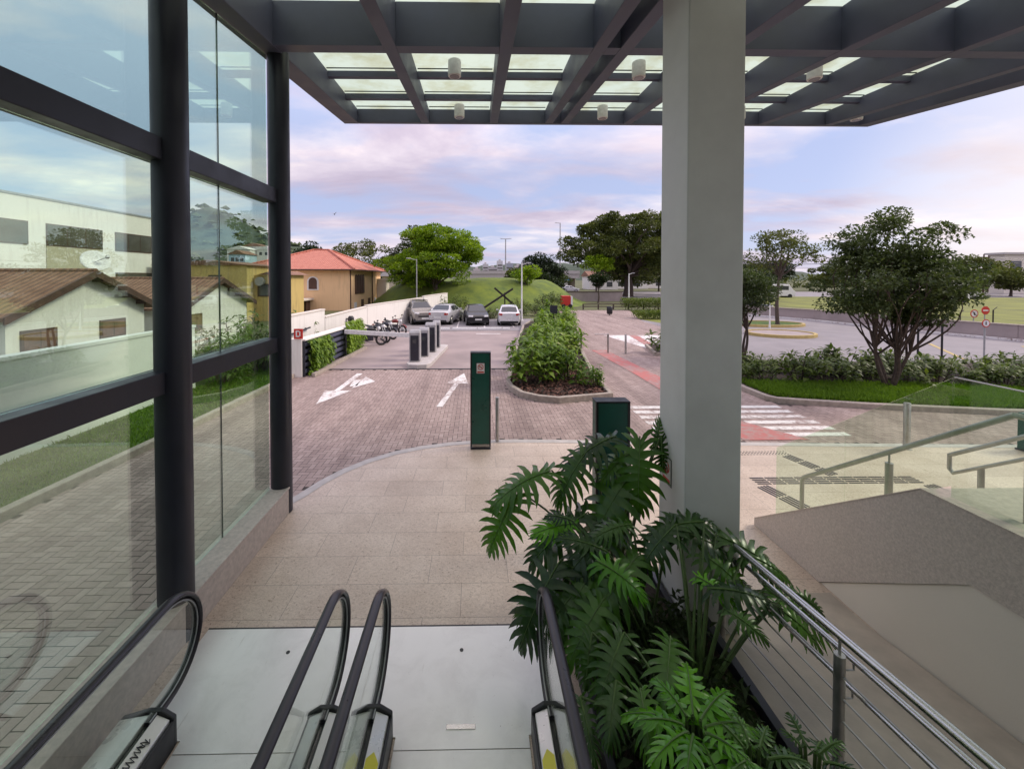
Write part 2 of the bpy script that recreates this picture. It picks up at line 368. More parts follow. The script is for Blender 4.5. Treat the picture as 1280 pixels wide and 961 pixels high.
def paver_mat():
    m, t, o = new_mat('clay_pavers')
    a = N(t, 'ShaderNodeAttribute', attribute_name='rnd'); g = N(t, 'ShaderNodeNewGeometry')
    n = N(t, 'ShaderNodeTexNoise', i_Scale=.38, i_Detail=8.0, i_Roughness=.68, i_Distortion=.4); L(t, g.outputs['Position'], n.inputs['Vector'])
    n2 = N(t, 'ShaderNodeTexNoise', i_Scale=60.0, i_Detail=3.0); L(t, g.outputs['Position'], n2.inputs['Vector'])
    f = math_n(t, 'ADD', math_n(t, 'MULTIPLY', a.outputs['Fac'], .45), math_n(t, 'ADD', math_n(t, 'MULTIPLY', math_n(t, 'SUBTRACT', n.outputs[0], .15), 1.05), math_n(t, 'MULTIPLY', n2.outputs[0], .15)))
    rp = ramp(t, [(.25, (.285,.208,.19)), (.6, (.37,.28,.254)), (1.0, (.45,.35,.318))]); L(t, f, rp.inputs[0])
    mp3 = N(t, 'ShaderNodeMapping'); mp3.inputs['Scale'].default_value = (1.3, .13, 1); mp3.inputs['Rotation'].default_value = (0,0,.25); L(t, g.outputs['Position'], mp3.inputs[0])
    n3 = N(t, 'ShaderNodeTexNoise', i_Scale=1.0, i_Detail=5.0, i_Roughness=.6); L(t, mp3.outputs[0], n3.inputs['Vector']); ty = ramp(t, [(.34, (.70,.69,.69)), (.56, (1,1,1))]); L(t, n3.outputs[0], ty.inputs[0])
    p = N(t, 'ShaderNodeBsdfPrincipled', i_Roughness=.8); L(t, mixc(t, 1.0, rp.outputs[0], ty.outputs[0], 'MULTIPLY'), p.inputs['Base Color'])
    b = N(t, 'ShaderNodeBump', i_Strength=.2, i_Distance=.01); L(t, n2.outputs[0], b.inputs['Height']); L(t, b.outputs[0], p.inputs['Normal'])
    L(t, p.outputs[0], o.inputs[0]); return m
M['paver'] = paver_mat()
M['paver_joint'] = pbr('paver_joint', (.10,.078,.072), .95, var=.3, vscale=3)
def roof_mat(name, c1, c2, axis):
    m, t, o = new_mat(name); g = N(t, 'ShaderNodeNewGeometry')
    s = N(t, 'ShaderNodeSeparateXYZ'); L(t, g.outputs['Position'], s.inputs[0])
    u = s.outputs['X' if axis == 'x' else 'Y']
    w = math_n(t, 'ABSOLUTE', math_n(t, 'SINE', math_n(t, 'MULTIPLY', u, math.pi/.24)))
    w2 = math_n(t, 'FRACT', math_n(t, 'MULTIPLY', s.outputs['Z'], 1/.16))
    n = N(t, 'ShaderNodeTexNoise', i_Scale=3.0, i_Detail=6.0); L(t, g.outputs['Position'], n.inputs['Vector'])
    rp = ramp(t, [(.3, c1), (.7, c2)]); L(t, n.outputs[0], rp.inputs[0])
    p = N(t, 'ShaderNodeBsdfPrincipled', i_Roughness=.85)
    L(t, rp.outputs[0], p.inputs['Base Color'])
    b = N(t, 'ShaderNodeBump', i_Strength=1.0, i_Distance=.06); L(t, math_n(t, 'ADD', w, math_n(t, 'MULTIPLY', w2, .5)), b.inputs['Height']); L(t, b.outputs[0], p.inputs['Normal'])
    L(t, p.outputs[0], o.inputs[0]); return m
M['roof_brown'] = roof_mat('brown_roof_tiles', (.20,.10,.065), (.34,.19,.13), 'x')
M['roof_red'] = roof_mat('red_roof_tiles', (.50,.17,.12), (.60,.24,.17), 'x')
def canopy_glass():
    m, t, o = new_mat('frosted_canopy_glass')
    g = N(t, 'ShaderNodeNewGeometry'); n = N(t, 'ShaderNodeTexNoise', i_Scale=1.5, i_Detail=6.0, i_Roughness=.7); L(t, g.outputs['Position'], n.inputs['Vector'])
    rp = ramp(t, [(.30, (.60,.63,.50)), (.54, (.70,.77,.69))]); L(t, n.outputs[0], rp.inputs[0])
    tr = N(t, 'ShaderNodeBsdfTransparent'); L(t, rp.outputs[0], tr.inputs[0])
    tl = N(t, 'ShaderNodeBsdfTranslucent'); L(t, rp.outputs[0], tl.inputs[0])
    mx = N(t, 'ShaderNodeMixShader'); mx.inputs[0].default_value = .6; L(t, tr.outputs[0], mx.inputs[1]); L(t, tl.outputs[0], mx.inputs[2])
    L(t, mx.outputs[0], o.inputs[0]); return m
M['canopy_glass'] = canopy_glass()
M['leaf_phil'] = foliage('split_leaf', (.012,.035,.008), (.045,.12,.016), .22, .32)
M['leaf_phil_bright'] = foliage('young_split_leaf', (.06,.17,.012), (.12,.30,.02), .3, .35)
M['leaf_shrub'] = foliage('shrub_leaf', (.05,.12,.010), (.24,.36,.035), .35, .45, (.34,.36,.14))
M['leaf_hedge'] = foliage('hedge_leaf', (.035,.075,.012), (.15,.20,.035), .3, .5, (.25,.26,.10))
M['leaf_tree'] = foliage('dark_tree_leaf', (.028,.05,.018), (.10,.135,.045), .3, .5)
M['leaf_bright'] = foliage('bright_tree_leaf', (.07,.15,.008), (.30,.42,.018), .35, .5, (.25,.34,.02))
M['leaf_far'] = foliage('olive_tree_leaf', (.035,.055,.016), (.16,.18,.045), .3, .6)
M['leaf_wall'] = foliage('wall_plant_leaf', (.06,.14,.010), (.22,.34,.02), .3, .5)
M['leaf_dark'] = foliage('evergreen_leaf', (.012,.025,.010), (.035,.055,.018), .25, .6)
M['grass'] = foliage('grass_blade', (.05,.12,.008), (.15,.26,.018), .3, .6)
M['mulch'] = foliage('bark_mulch', (.04,.018,.014), (.20,.10,.075), .0, .9)

# ------------------------------------------------------------------ ground
def inpoly(x, y, P):
    c = False; n = len(P)
    for i in range(n):
        x1,y1 = P[i]; x2,y2 = P[(i+1)%n]
        if (y1 > y) != (y2 > y) and x < (x2-x1)*(y-y1)/(y2-y1)+x1: c = not c
    return c
b = MB(); b.sheet([(-1500,-200),(1500,-200),(1500,2500),(-1500,2500)], -.06)
struct(b.build('ground', M['earth'], recalc=False))
ARC = [(-2.98,5.95),(-2.8,6.25),(-2.62,6.68),(-2.4,7.05),(-2.05,7.45),(-1.6,7.80),(-1.1,8.04),(-.5,8.22),(.1,8.31),(.8,8.34),(1.6,8.31),(2.5,8.26),(4,8.18),(7,8.05),(14,7.8)]
PLAZA = ARC+[(14,-8),(-2.98,-8)]
b = MB(); b.sheet(PLAZA, 0); struct(b.build('plaza', M['tiles'], recalc=False), 'pinkish granite tiled plaza in front of the escalators')
def strip(pts, w, z, z0=None, side=1):
    # closed-profile strip along a polyline, offset to one side by w
    P = [Vector((x,y,0)) for x,y in pts]; Q = []
    for i,p in enumerate(P):
        d = (P[min(i+1,len(P)-1)]-P[max(i-1,0)]).normalized(); Q.append(p+Vector((d.y,-d.x,0))*w*side)
    m = MB(); n = len(P)
    if z0 is None:
        m.add([(p.x,p.y,z) for p in P]+[(p.x,p.y,z) for p in Q], [(i,i+1,n+i+1,n+i) for i in range(n-1)])
    else:
        V = [(p.x,p.y,z0) for p in P]+[(p.x,p.y,z) for p in P]+[(p.x,p.y,z) for p in Q]+[(p.x,p.y,z0) for p in Q]
        F = []
        for k in range(3): F += [(k*n+i,k*n+i+1,(k+1)*n+i+1,(k+1)*n+i) for i in range(n-1)]
        F += [(0,n,2*n,3*n),(n-1,2*n-1,3*n-1,4*n-1)]
        m.add(V,F)
    return m
m = strip(ARC, .16, .004); struct(m.build('plaza_edging', M['kerb_light'], recalc=False))
BASE = [(-6.6,-6),(14,-6),(14,10.4),(8.1,10.4),(8.1,15),(4.6,17.5),(9,24),(8.8,41),(15.2,41),(12.5,31),(11.5,19),(8.1,14.9),(-6.6,14.9)]
b = MB(); b.sheet([(-6.6,-6),(14,-6),(14,10.6),(8.2,10.6),(8.2,14.9),(-6.6,14.9)], -.014); b.sheet([(3.6,14.9),(8.2,14.9),(12.6,21),(13,31),(16,41.5),(8,41.5),(4.8,25)], -.014)
struct(b.build('paver_bed', M['paver_joint'], recalc=False))
def herring(polys, holes, w=.1, gap=.004):
    V = []; F = []; rn = []
    for P in polys:
        xs = [p[0] for p in P]; ys = [p[1] for p in P]
        for i in range(int(min(xs)/w)-1, int(max(xs)/w)+2):
            for j in range(int(min(ys)/w)-1, int(max(ys)/w)+2):
                t = (i-j)%4
                if t == 0: dx,dy = 2,1
                elif t == 3: dx,dy = 1,2
                else: continue
                cx,cy = (i+dx/2)*w,(j+dy/2)*w
                if not inpoly(cx,cy,P) or any(inpoly(cx,cy,h) for h in holes): continue
                k = len(V); z = -.006+random.uniform(-.0012,.0012)
                x0,x1,y0,y1 = i*w+gap,(i+dx)*w-gap,j*w+gap,(j+dy)*w-gap
                V += [(x0,y0,z),(x1,y0,z),(x1,y1,z),(x0,y1,z)]; F.append((k,k+1,k+2,k+3)); rn.append(random.random())
    m = MB(); m.v = V; m.f = F; m.m = [0]*len(F)
    return m, rn
ISLE = [(.95,12.6),(1.0,12.0),(1.25,11.3),(1.7,10.9),(2.26,10.72),(3.87,11.15),(4.0,13.2),(4.9,18.3),(6.4,26),(7.2,30),(4.0,30),(3.2,27.5),(1.8,18.5)]
m, rn = herring([[(-6.6,.5),(14,.5),(14,10.5),(8.1,10.5),(8.1,14.8),(-6.6,14.8)], [(3.6,14.8),(8.2,14.8),(12.6,21),(13,31),(16,41.5),(8,41.5),(4.8,25)]], [PLAZA, ISLE])
struct(m.build('paving', M['paver'], recalc=False, rnd=rn), 'herringbone clay paver forecourt')
b = MB(); b.sheet([(-6.2,14.9),(3.2,14.9),(3.2,25.6),(-6.2,25.6)], -.004); struct(b.build('driveway', M['asphalt'], recalc=False))
b = MB(); b.sheet([(-6.2,14.82),(1.4,14.82),(1.4,14.95),(-6.2,14.95)], 0); b.sheet([(-5,25.5),(4,25.5),(4,25.66),(-5,25.66)], 0); struct(b.build('drain_channel', M['dark_hole'], recalc=False), cat='drain')
b = MB(); b.sheet([(-7,25.6),(5,25.6),(5,33),(-7,33)], -.004); struct(b.build('parking_lot', M['asphalt_grey'], recalc=False))
b = MB()
for x in (-3.35,-1.35,.55,2.55): b.sheet([(x,27.3),(x+.1,27.3),(x+.1,32),(x,32)], 0)
b.sheet([(.0,24.1),(1.5,24.1),(1.5,24.3),(0,24.3)], 0.0)
struct(b.build('parking_marking', M['road_paint'], recalc=False), cat='road marking')
# right-hand car park road beyond the hedge
b = MB(); b.sheet([(8.6,15.2),(60,12),(60,24),(33,24),(28,31),(24,40),(13,40),(12,30),(11,19)], -.03); struct(b.build('side_road', M['asphalt_grey'], recalc=False))
b = MB(); b.sheet([(20.4,16.4),(20.55,16.4),(23.6,20.3),(23.4,20.3)], -.02); b.sheet([(24,15.5),(24.15,15.5),(27.4,19.5),(27.2,19.5)], -.02)
struct(b.build('bay_line', M['yellow_paint'], recalc=False), cat='road marking')
# ---- painted arrows
def arrow(name, polys, label):
    m = MB()
    for P in polys: m.sheet(P, .002)
    o = m.build(name, M['road_paint'], recalc=False); return struct(o, label, 'road marking')
arrow('lane_arrow', [[(-4.22,14.2),(-4.02,14.2),(-4.1,12.05),(-4.28,12.05)], [(-4.55,12.05),(-3.75,12.05),(-4.3,10.75)], [(-4.06,13.3),(-3.95,12.5),(-3.75,12.6),(-3.82,13.35)], [(-3.83,12.3),(-3.78,13.75),(-3.3,13.1)]], 'white two headed lane arrow')
arrow('lane_arrow', [[(-1.05,10.5),(-.88,10.5),(-.55,12.8),(-.70,12.8)], [(-.98,12.8),(-.26,12.8),(-.42,14.2)]], 'white straight lane arrow')
# ---- zebra crossing and red cycle strip
b = MB()
for k in range(6):
    y = 8.42+k*.37; x0, x1 = 4.0, 8.1-k*.02
    b.sheet([(x0,y),(5.55,y),(5.55,y+.2),(x0,y+.2)], .0); b.sheet([(6.35+max(0,1-k)*.2,y),(x1,y),(x1,y+.2),(6.35,y+.2)], .0)
struct(b.build('zebra_crossing', M['road_paint'], recalc=False), 'white zebra crossing bars', 'road marking')
b = MB(); b.sheet([(5.6,8.22),(7.0,8.22),(6.3,9.3),(6.3,14.2),(6.1,18.6),(5.4,18.6),(5.6,14.2)], .003)
struct(b.build('red_path_strip', M['red_paint'], recalc=False), 'red painted path strip', 'road marking')
b = MB(); b.sheet([(7.5,23.4),(9.0,23.4),(8.4,19.2),(8.2,19.2)], .002); b.sheet([(9.5,23.4),(11.2,23.4),(11.0,19.3),(8.9,19.3)], .002); struct(b.build('far_crossing', M['road_paint'], recalc=False), cat='road marking')
b = MB(); b.sheet([(9.02,23.4),(9.48,23.4),(8.88,19.2),(8.42,19.2)], .003); struct(b.build('far_red_strip', M['red_paint'], recalc=False), cat='road marking')
# ---- tactile paving on the plaza
def tactile(x0,y0,x1,y1,w,lab):
    m = MB(); p = Vector((x0,y0,0)); q = Vector((x1,y1,0)); d = (q-p); l = d.length; d.normalize(); nrm = Vector((d.y,-d.x,0))
    n = max(1,int(l/.25))
    for k in range(n):
        a = p+d*(k*l/n+.015); e = p+d*((k+1)*l/n-.015)
        for s in (-1.5,-.5,.5,1.5):
            o = nrm*(s*w/4); m.bar(a+o+Vector((0,0,.003)), e+o+Vector((0,0,.003)), .026, .008)
    return tag(m.build('tactile_strip', M['steel_dark']), lab, 'tactile paving', 'tactile strips set in the plaza')
tactile(4.63,6.56,7.44,6.56,.25,'long dark tactile strip running across the plaza beside the stair foot')
tactile(4.66,6.4,4.86,5.75,.25,'short dark tactile strip running from the long one towards the stair foot')
tactile(5.92,7.5,6.17,6.72,.25,'dark tactile strip linking the zebra crossing to the long strip')
tactile(7.42,6.4,7.5,5.95,.25,'short tactile strip at the right end behind the guard glass')
m = MB()
for i in range(22):
    for j in range(3): m.cyl((4.75+i*.06,7.55+j*.06,0),(4.75+i*.06,7.55+j*.06,.006),.017,.012,6)
tag(m.build('tactile_strip', M['steel_dark']), 'band of small dark studs in the plaza at the end of the zebra crossing', 'tactile paving', 'tactile strips set in the plaza')
# ---- kerbs and lawns
LK = [(-6.75,-6),(-6.72,3),(-6.6,6),(-6.4,9),(-6.25,12.4),(-6.2,13.7)]
m = strip(LK, .16, .13, -.03, -1); struct(m.build('kerb', M['kerb'], smooth=30, bevel=.015), 'pale kerb beside the left lawn', 'kerb')
b = MB(); b.sheet([(-9,-6)]+[(x-.1,y) for x,y in LK]+[(-7.4,24),(-9,24)], .06); struct(b.build('lawn_base', M['grass_base'], recalc=False))
RK = [(8.5,16),(8.15,13),(8.0,11.9),(8.02,10.95),(8.2,10.68),(8.7,10.52),(10.3,10.12),(13.2,9.6),(24,8.2)]
m = strip(RK, .16, .13, -.03, -1); struct(m.build('kerb', M['kerb'], smooth=30, bevel=.015), 'stone kerb round the hedge bed', 'kerb')
b = MB(); b.sheet([(x+.08,y+.08) for x,y in RK]+[(24,15),(9.5,16)], .06); struct(b.build('bed_soil', M['soil'], recalc=False))
m = strip(ISLE+[ISLE[0]], .14, .16, -.03, -1); struct(m.build('kerb', M['kerb'], smooth=30, bevel=.015), 'rounded kerb of the planted island', 'kerb')
b = MB(); b.sheet(ISLE, .08); struct(b.build('island_soil', M['soil'], recalc=False))
def scatter_mesh(name, polys, z, n, make, mat):
    V=[];F=[];rn=[]
    for P,cnt in zip(polys,n):
        xs=[p[0] for p in P]; ys=[p[1] for p in P]; k=0
        while k<cnt:
            x=random.uniform(min(xs),max(xs)); y=random.uniform(min(ys),max(ys))
            if not inpoly(x,y,P): continue
            k+=1; vs,fs=make(x,y,z); bb=len(V); V+=vs; r=random.random()
            for f in fs: F.append([bb+i for i in f]); rn.append(r)
    m=MB(); m.v=V; m.f=F; m.m=[0]*len(F)
    return m.build(name, mat, recalc=False, rnd=rn)
def blade(h0,h1,wd):
    def mk(x,y,z):
        a=random.uniform(0,6.28); h=random.uniform(h0,h1); l=random.uniform(.2,.8)*h; t=random.uniform(0,6.28); w=wd
        ca,sa=math.cos(a)*w,math.sin(a)*w; dx,dy=math.cos(t)*l,math.sin(t)*l
        return [(x-ca,y-sa,z),(x+ca,y+sa,z),(x+ca*.5+dx*.4,y+sa*.5+dy*.4,z+h*.65),(x+dx,y+dy,z+h)],[(0,1,2),(0,2,3)]
    return mk
o = scatter_mesh('lawn_grass', [[(-8.45,2)]+[(x-.2,y) for x,y in LK[2:]]+[(-7.3,17),(-8.45,17)]], .05, [16000], blade(.05,.10,.012), M['grass']); tag(o,'short green lawn between the kerb and the boundary wall','grass',kind='stuff')
o = scatter_mesh('lawn_grass', [[(8.35,11.2),(8.5,11.0),(10.3,10.4),(13.2,9.9),(19,9.1),(19,11.2),(13,12.3),(8.4,12.6)]], .05, [22000], blade(.09,.18,.012), M['grass']); tag(o,'thick green grass strip in front of the hedge','grass',kind='stuff')
def chip(x,y,z):
    s=random.uniform(.03,.07); a=random.uniform(0,6.28); ca,sa=math.cos(a)*s,math.sin(a)*s; h=random.uniform(0,.04); t=random.uniform(-.03,.03)
    return [(x-ca,y-sa,z+h),(x+sa*.45,y-ca*.45,z+h+t),(x+ca,y+sa,z+h+.01),(x-sa*.45,y+ca*.45,z+h-t+.012)],[(0,1,2,3)]
o = scatter_mesh('bark_mulch', [[(x*.97+.06,y+.08) for x,y in ISLE[:7]]+[(4.2,15.5),(1.6,15.5)]], .085, [2600], chip, M['mulch']); tag(o,'reddish bark mulch covering the planted island','mulch',kind='stuff')
# ---- far lawn and grass mound
b = MB(); b.sheet([(10.5,35),(13.2,34),(14.0,29.5),(20,28),(24,40),(14,40)], -.02); struct(b.build('far_lawn', M['grass_dry'], recalc=False))
b = MB(); b.sheet([(26,42),(31.2,24.5),(34,18),(90,14),(120,60),(40,70)], .12); struct(b.build('field', M['grass_dry'], recalc=False))
b = MB(); b.sheet([(-30,34),(30,62),(200,60),(200,75),(-120,75)], -.04)
def bump_grid(name, cx, cy, rx, ry, h, mat, n=40, rough=.15, plate=.5):
    V=[];F=[]
    for i in range(n+1):
        for j in range(n+1):
            u=-1+2*i/n; v=-1+2*j/n; r=min(1,math.hypot(u,v)); k=1-max(0,(r-plate)/(1-plate)); k=k*k*(3-2*k)
            V.append((cx+u*rx,cy+v*ry,-.1+h*k+rough*k*math.sin(u*9+v*5)*math.cos(v*7)))
    for i in range(n):
        for j in range(n): a=i*(n+1)+j; F.append((a,a+1,a+n+2,a+n+1))
    m=MB(); m.add(V,F); return m.build(name, mat, recalc=False, smooth=60)
M['mound_turf'] = pbr('mound_turf', (.17,.22,.03), .95, col2=(.07,.115,.018), vscale=.7, bump=.8, bscale=14, detail=9)
struct(bump_grid('grass_mound', 0.0, 60, 16, 20, 3.2, M['mound_turf'], rough=.3, plate=.62), 'green grassy mound behind the parked cars')
# hills
def hills():
    n=90; V=[];F=[]; G=[(-222,345,34,50,46),(-172,352,40,60,30),(-110,400,50,60,16),(-10,560,160,60,16),(150,560,150,60,20),(330,520,120,60,26),(-330,330,90,80,60)]
    for i in range(n+1):
        for j in range(36):
            x=-420+940*i/n; y=180+j*14
            z=-2+sum(h*math.exp(-((x-a)/c)**2-((y-b_)/d)**2) for a,b_,c,d,h in G)+2.2*math.sin(x*.11+y*.07)*math.sin(y*.09)+1.2*math.sin(x*.31)+1.5*math.sin(x*.53+1)*math.sin(y*.31)+random.uniform(-.8,.8)
            V.append((x,y,z-3))
    for i in range(n):
        for j in range(35): a=i*36+j; F.append((a,a+1,a+37,a+36))
    m=MB(); m.add(V,F); return m.build('hill', pbr('wooded_hill', (.075,.10,.07), .95, var=.4, vscale=.12, bump=.8, bscale=.6, col2=(.03,.05,.03)), recalc=False, smooth=180)
struct(hills())
hm = bpy.data.objects['hill'].data; ho = bpy.data.objects['hill'].location
hp_ = [v.co+ho for v in hm.vertices if v.co.z+ho.z > 3 and v.co.x+ho.x < 60 and v.co.y+ho.y < 470]
def canopy_patch(p):
    s=random.uniform(2.2,4.6); a=random.uniform(0,6.28); V=[];n=6; V.append((p.x,p.y,p.z+s*random.uniform(.5,.95)))
    for k in range(n):
        r=s*random.uniform(.6,1.1); V.append((p.x+r*math.cos(a+k*6.283/n),p.y+r*math.sin(a+k*6.283/n),p.z+s*random.uniform(-.1,.35)))
    return V,[(0,1+k,1+(k+1)%n) for k in range(n)]
V=[];F=[];rn=[]
for p in hp_:
    for _ in range(5):
        q=p+Vector((random.uniform(-6,6),random.uniform(-8,8),random.uniform(-1.5,.8))); vs_,fs_=canopy_patch(q); k=len(V); V+=vs_; r=random.random()
        for f in fs_: F.append([k+i for i in f]); rn.append(min(1,max(0,r+random.uniform(-.15,.15))))
m=MB(); m.v=V; m.f=F; m.m=[0]*len(F); o=m.build('hill_forest', foliage('hill_forest_leaf',(.035,.05,.03),(.10,.125,.06),.1,.9), recalc=False, rnd=rn); tag(o,'dense forest covering the distant hills on the left','forest',kind='stuff')

# ------------------------------------------------------------------ left glass wall
zb = lambda Y: 6.98+.118*(Y-9.44)
zg = lambda Y: 7.28+.043*(Y-9.44)
GW = thing('glass_wall', 'tall green tinted glass wall with dark round steel posts on a granite plinth', 'glass wall', (-2.85,2.5,0))
m = MB(); m.box(-3.0,-2.7,-6,5.76,0,.36); m.box(-3.0,-2.685,-6,5.77,.36,.385); m.build('plinth', M['plinth'], GW, bevel=.006)
for Y in (-2.3,-.28,1.75,3.77,5.82):
    m = MB(); m.cyl((-2.83,Y,0.002),(-2.83,Y,zb(Y)+.05),.145,n=32); m.build('post', M['steel_dark'], GW, smooth=40)
for z0,z1 in ((2.35,2.55),(4.45,4.65)):
    m = MB(); m.box(-3.0,-2.80,-6,5.7,z0,z1); m.build('mullion', M['steel_dark'], GW, bevel=.006)
YS = [-6,-3.3,-1.2,.6,2.40,3.72,4.64,5.70]
for (za,zc) in ((.386,2.349),(2.551,4.449),(4.651,None)):
    for y0,y1 in zip(YS[:-1],YS[1:]):
        t0 = zc or zb(y0)-.02; t1 = zc or zb(y1)-.02
        m = MB(); m.prism([(y0+.0035,za),(y1-.0035,za),(y1-.0035,t1),(y0+.0035,t0)],'x',-2.952,-2.94); m.build('glass_pane', M['glass_left'], GW)
        if y1 < 5:
            m = MB(); m.prism([(y1-.003,za),(y1+.003,za),(y1+.003,t1),(y1-.003,t1)],'x',-2.955,-2.937); m.build('silicone_joint', M['silicone'], GW)
# ------------------------------------------------------------------ canopy
CP = thing('canopy', 'dark steel canopy with deep tapering beams and frosted glass panels', 'canopy', (3.2,3.5,6.3))
Y0, Y1 = -3.5, 9.44
def rafter(x0,x1,name,y0=Y0,y1=9.30):
    m = MB(); m.prism([(y0,zb(y0)),(y1,zb(y1)),(y1,zg(y1)),(y0,zg(y0))],'x',x0,x1); return m.build(name, M['canopy_paint'], CP, bevel=.008)
XE0, XE1 = -3.06, 9.32
rafter(XE0,-2.72,'edge_beam',Y0,Y1); rafter(9.0,XE1,'edge_beam',Y0,Y1)
XR = [-1.17,.41,1.69,2.06,3.52,5.1,6.68,8.26]
for x in XR: rafter(x-.09,x+.09,'rafter')
m = MB(); m.prism([(9.30,zb(9.3)),(Y1,zb(Y1)),(Y1,zg(Y1)),(9.30,zg(9.3))],'x',-2.718,8.998); m.build('edge_beam', M['canopy_paint'], CP, bevel=.008)
for yc in (5.46,1.5,-2.5):
    xs = [-2.72]+[v for x in XR for v in (x-.091,x+.091)]+[9.0]
    for a,c in zip(xs[0::2],xs[1::2]):
        m = MB(); m.prism([(yc,zb(yc)+.004),(yc+.22,zb(yc+.22)+.004),(yc+.22,zg(yc+.22)-.003),(yc,zg(yc)-.003)],'x',a+.001,c-.001); m.build('cross_beam', M['canopy_paint'], CP)
for yc in (2.5,3.5,4.5,6.55,7.5,8.5):
    m = MB()
    xs = [-2.72]+[v for x in XR for v in (x-.091,x+.091)]+[9.0]
    for a,c in zip(xs[0::2],xs[1::2]): m.prism([(yc-.05,zg(yc)-.11),(yc+.05,zg(yc)-.11),(yc+.05,zg(yc)-.003),(yc-.05,zg(yc)-.003)],'x',a+.001,c-.001)
    m.build('purlin', M['canopy_paint'], CP)
for yc in (6.55,7.5,8.5,9.3):
    m = MB()
    xs = [-2.72]+[v for x in XR for v in (x-.091,x+.091)]+[9.0]
    for a,c in zip(xs[0::2],xs[1::2]): m.box(a+.02,c-.02,yc-.17,yc-.155,zg(yc)-.022,zg(yc)-.006)
    m.build('glazing_seal', M['silicone'], CP)
ys = [-4,-2.5,-1.2,.2,1.5,2.5,3.5,4.5,5.5,6.55,7.5,8.5,9.4]
xs = [-3.0]+XR[:2]+[1.88]+XR[4:]+[9.28]
for a,c in zip(xs[:-1],xs[1:]):
    for y0,y1 in ((-3.4,.2),(.2,2.5),(2.5,4.5),(4.5,6.55),(6.55,7.5),(7.5,8.5),(8.5,9.43)):
        m = MB(); m.prism([(y0+.01,zg(y0)+.004),(y1-.01,zg(y1)+.004),(y1-.01,zg(y1)+.018),(y0+.01,zg(y0)+.018)],'x',a+.008,c-.008); m.build('glass_panel', M['canopy_glass'], CP)
def downlight(x,y,i,lab):
    t = thing('downlight', lab, 'ceiling light', (x,y,zg(y)-.30), 0, 'cylinder downlights under the canopy')
    m = MB(); m.lathe([(.10,0),(.112,.012),(.112,.27),(.10,.28)],(x,y,zg(y)-.30),24); m.build('housing', M['white_paint'], t, smooth=40)
    m = MB(); m.cyl((x,y,zg(y)-.304),(x,y,zg(y)-.29),.085,n=20); m.build('lens', M['window_grey'], t)
    m = MB(); m.cyl((x,y,zg(y)-.02),(x,y,zg(y)+.003),.04,n=12); m.build('ceiling_mount', M['galv'], t)
LB = {0:'in the leftmost bay',1:'in the bay left of the white column',2:'in the bay right of the white column',3:'in the rightmost bay'}
for i,x in enumerate((-.37,2.84,5.95,8.63)):
    for y,w in ((7.0,'larger cylinder downlight'),(9.0,'smaller cylinder downlight at the front edge')):
        downlight(x,y,i,w+' '+LB[i])
# ------------------------------------------------------------------ white column + sign
C0 = atY(861,600,3.71)
COLM = MB(); COLM.box(1.97,2.505,3.71,4.24,0,zb(3.8)+.1)
tag(COLM.build('column', M['white_steel'], bevel=.012, seg=2), 'thick square white painted column beside the plants carrying the canopy', 'column')
def no_smoking(name, c, axis, w, h, label, group=None):
    # c: centre of front face. axis 'y' faces -y, 'x' faces -x
    t = thing(name, label, 'sign', c, 0, group)
    c = Vector(c)
    def bx(u0,u1,v0,v1,d0,d1):
        m = MB()
        if axis == 'y': m.box(c.x+u0,c.x+u1,c.y-d1,c.y-d0,c.z+v0,c.z+v1)
        else: m.box(c.x-d1,c.x-d0,c.y-u1,c.y-u0,c.z+v0,c.z+v1)
        return m
    bx(-w/2-.012,w/2+.012,-h/2-.012,h/2+.012,0,.004).build('backing', M['black'], t)
    bx(-w/2,w/2,-h/2,h/2,.004,.007).build('plate', M['white_paint'], t)
    cz = h*.13; r = w*.37
    cc = c+Vector((0,-.0085,cz)) if axis == 'y' else c+Vector((-.0085,0,cz))
    m = MB(); m.ring(cc, r*.78, r, axis, .003, 28)
    q = r*.62
    if axis == 'y': m.bar(cc+Vector((-q,0,q)),cc+Vector((q,0,-q)),.003,r*.2)
    else: m.bar(cc+Vector((0,q,q)),cc+Vector((0,-q,-q)),.003,r*.2)
    m.build('ban_ring', M['red_sign'], t)
    m = bx(-r*.6,r*.5,cz-r*.13,cz+r*.05,.007,.0078); m.build('cigarette', M['black'], t)
    bx(-w*.42,w*.42,-h*.45,-h*.30,.007,.009).build('text_band', M['red_sign'], t)
no_smoking('no_smoking_sign', (1.97,4.06,1.42), 'x', .17, .26, 'black framed no smoking sign on the side of the white column')
# ------------------------------------------------------------------ totems
def totem(x,y,h,w,d,label):
    t = thing('totem', label, 'totem', (x,y,0), 0, 'green totems on the plaza')
    m = MB(); m.box(x-w/2,x+w/2,y-d/2,y+d/2,.10,h); m.build('panel', M['green_panel'], t, bevel=.006)
    m = MB()
    for s in (-1,1): m.box(x+s*(w/2-.012)-.014,x+s*(w/2-.012)+.014,y-d/2-.008,y-d/2+.03,.05,h+.006)
    m.box(x-w/2-.002,x+w/2+.002,y-d/2-.0085,y+d/2+.008,h+.0065,h+.022); m.build('edge_trim', M['black'], t)
    m = MB(); m.box(x-w/2,x+w/2,y-d/2-.015,y+d/2+.015,.002,.035); m.build('base_plate', M['steel_dark'], t, bevel=.004)
    m = MB()
    for k in range(13):
        if k not in (3,9): m.box(x-w*.42+k*w*.068,x-w*.42+k*w*.068+.016,y-d/2-.005,y-d/2+.02,.045,.098)  # lettering-like bars with word gaps, standing in for unreadable text
    m.box(x-w*.4,x+w*.4,y-d/2+.02,y+d/2-.02,.035,.10); m.build('base_marks', M['inox_dull'], t)
    return t
totem(.09,7.95,1.90,.40,.16,'tall dark green totem with a no smoking sign at the plaza edge')
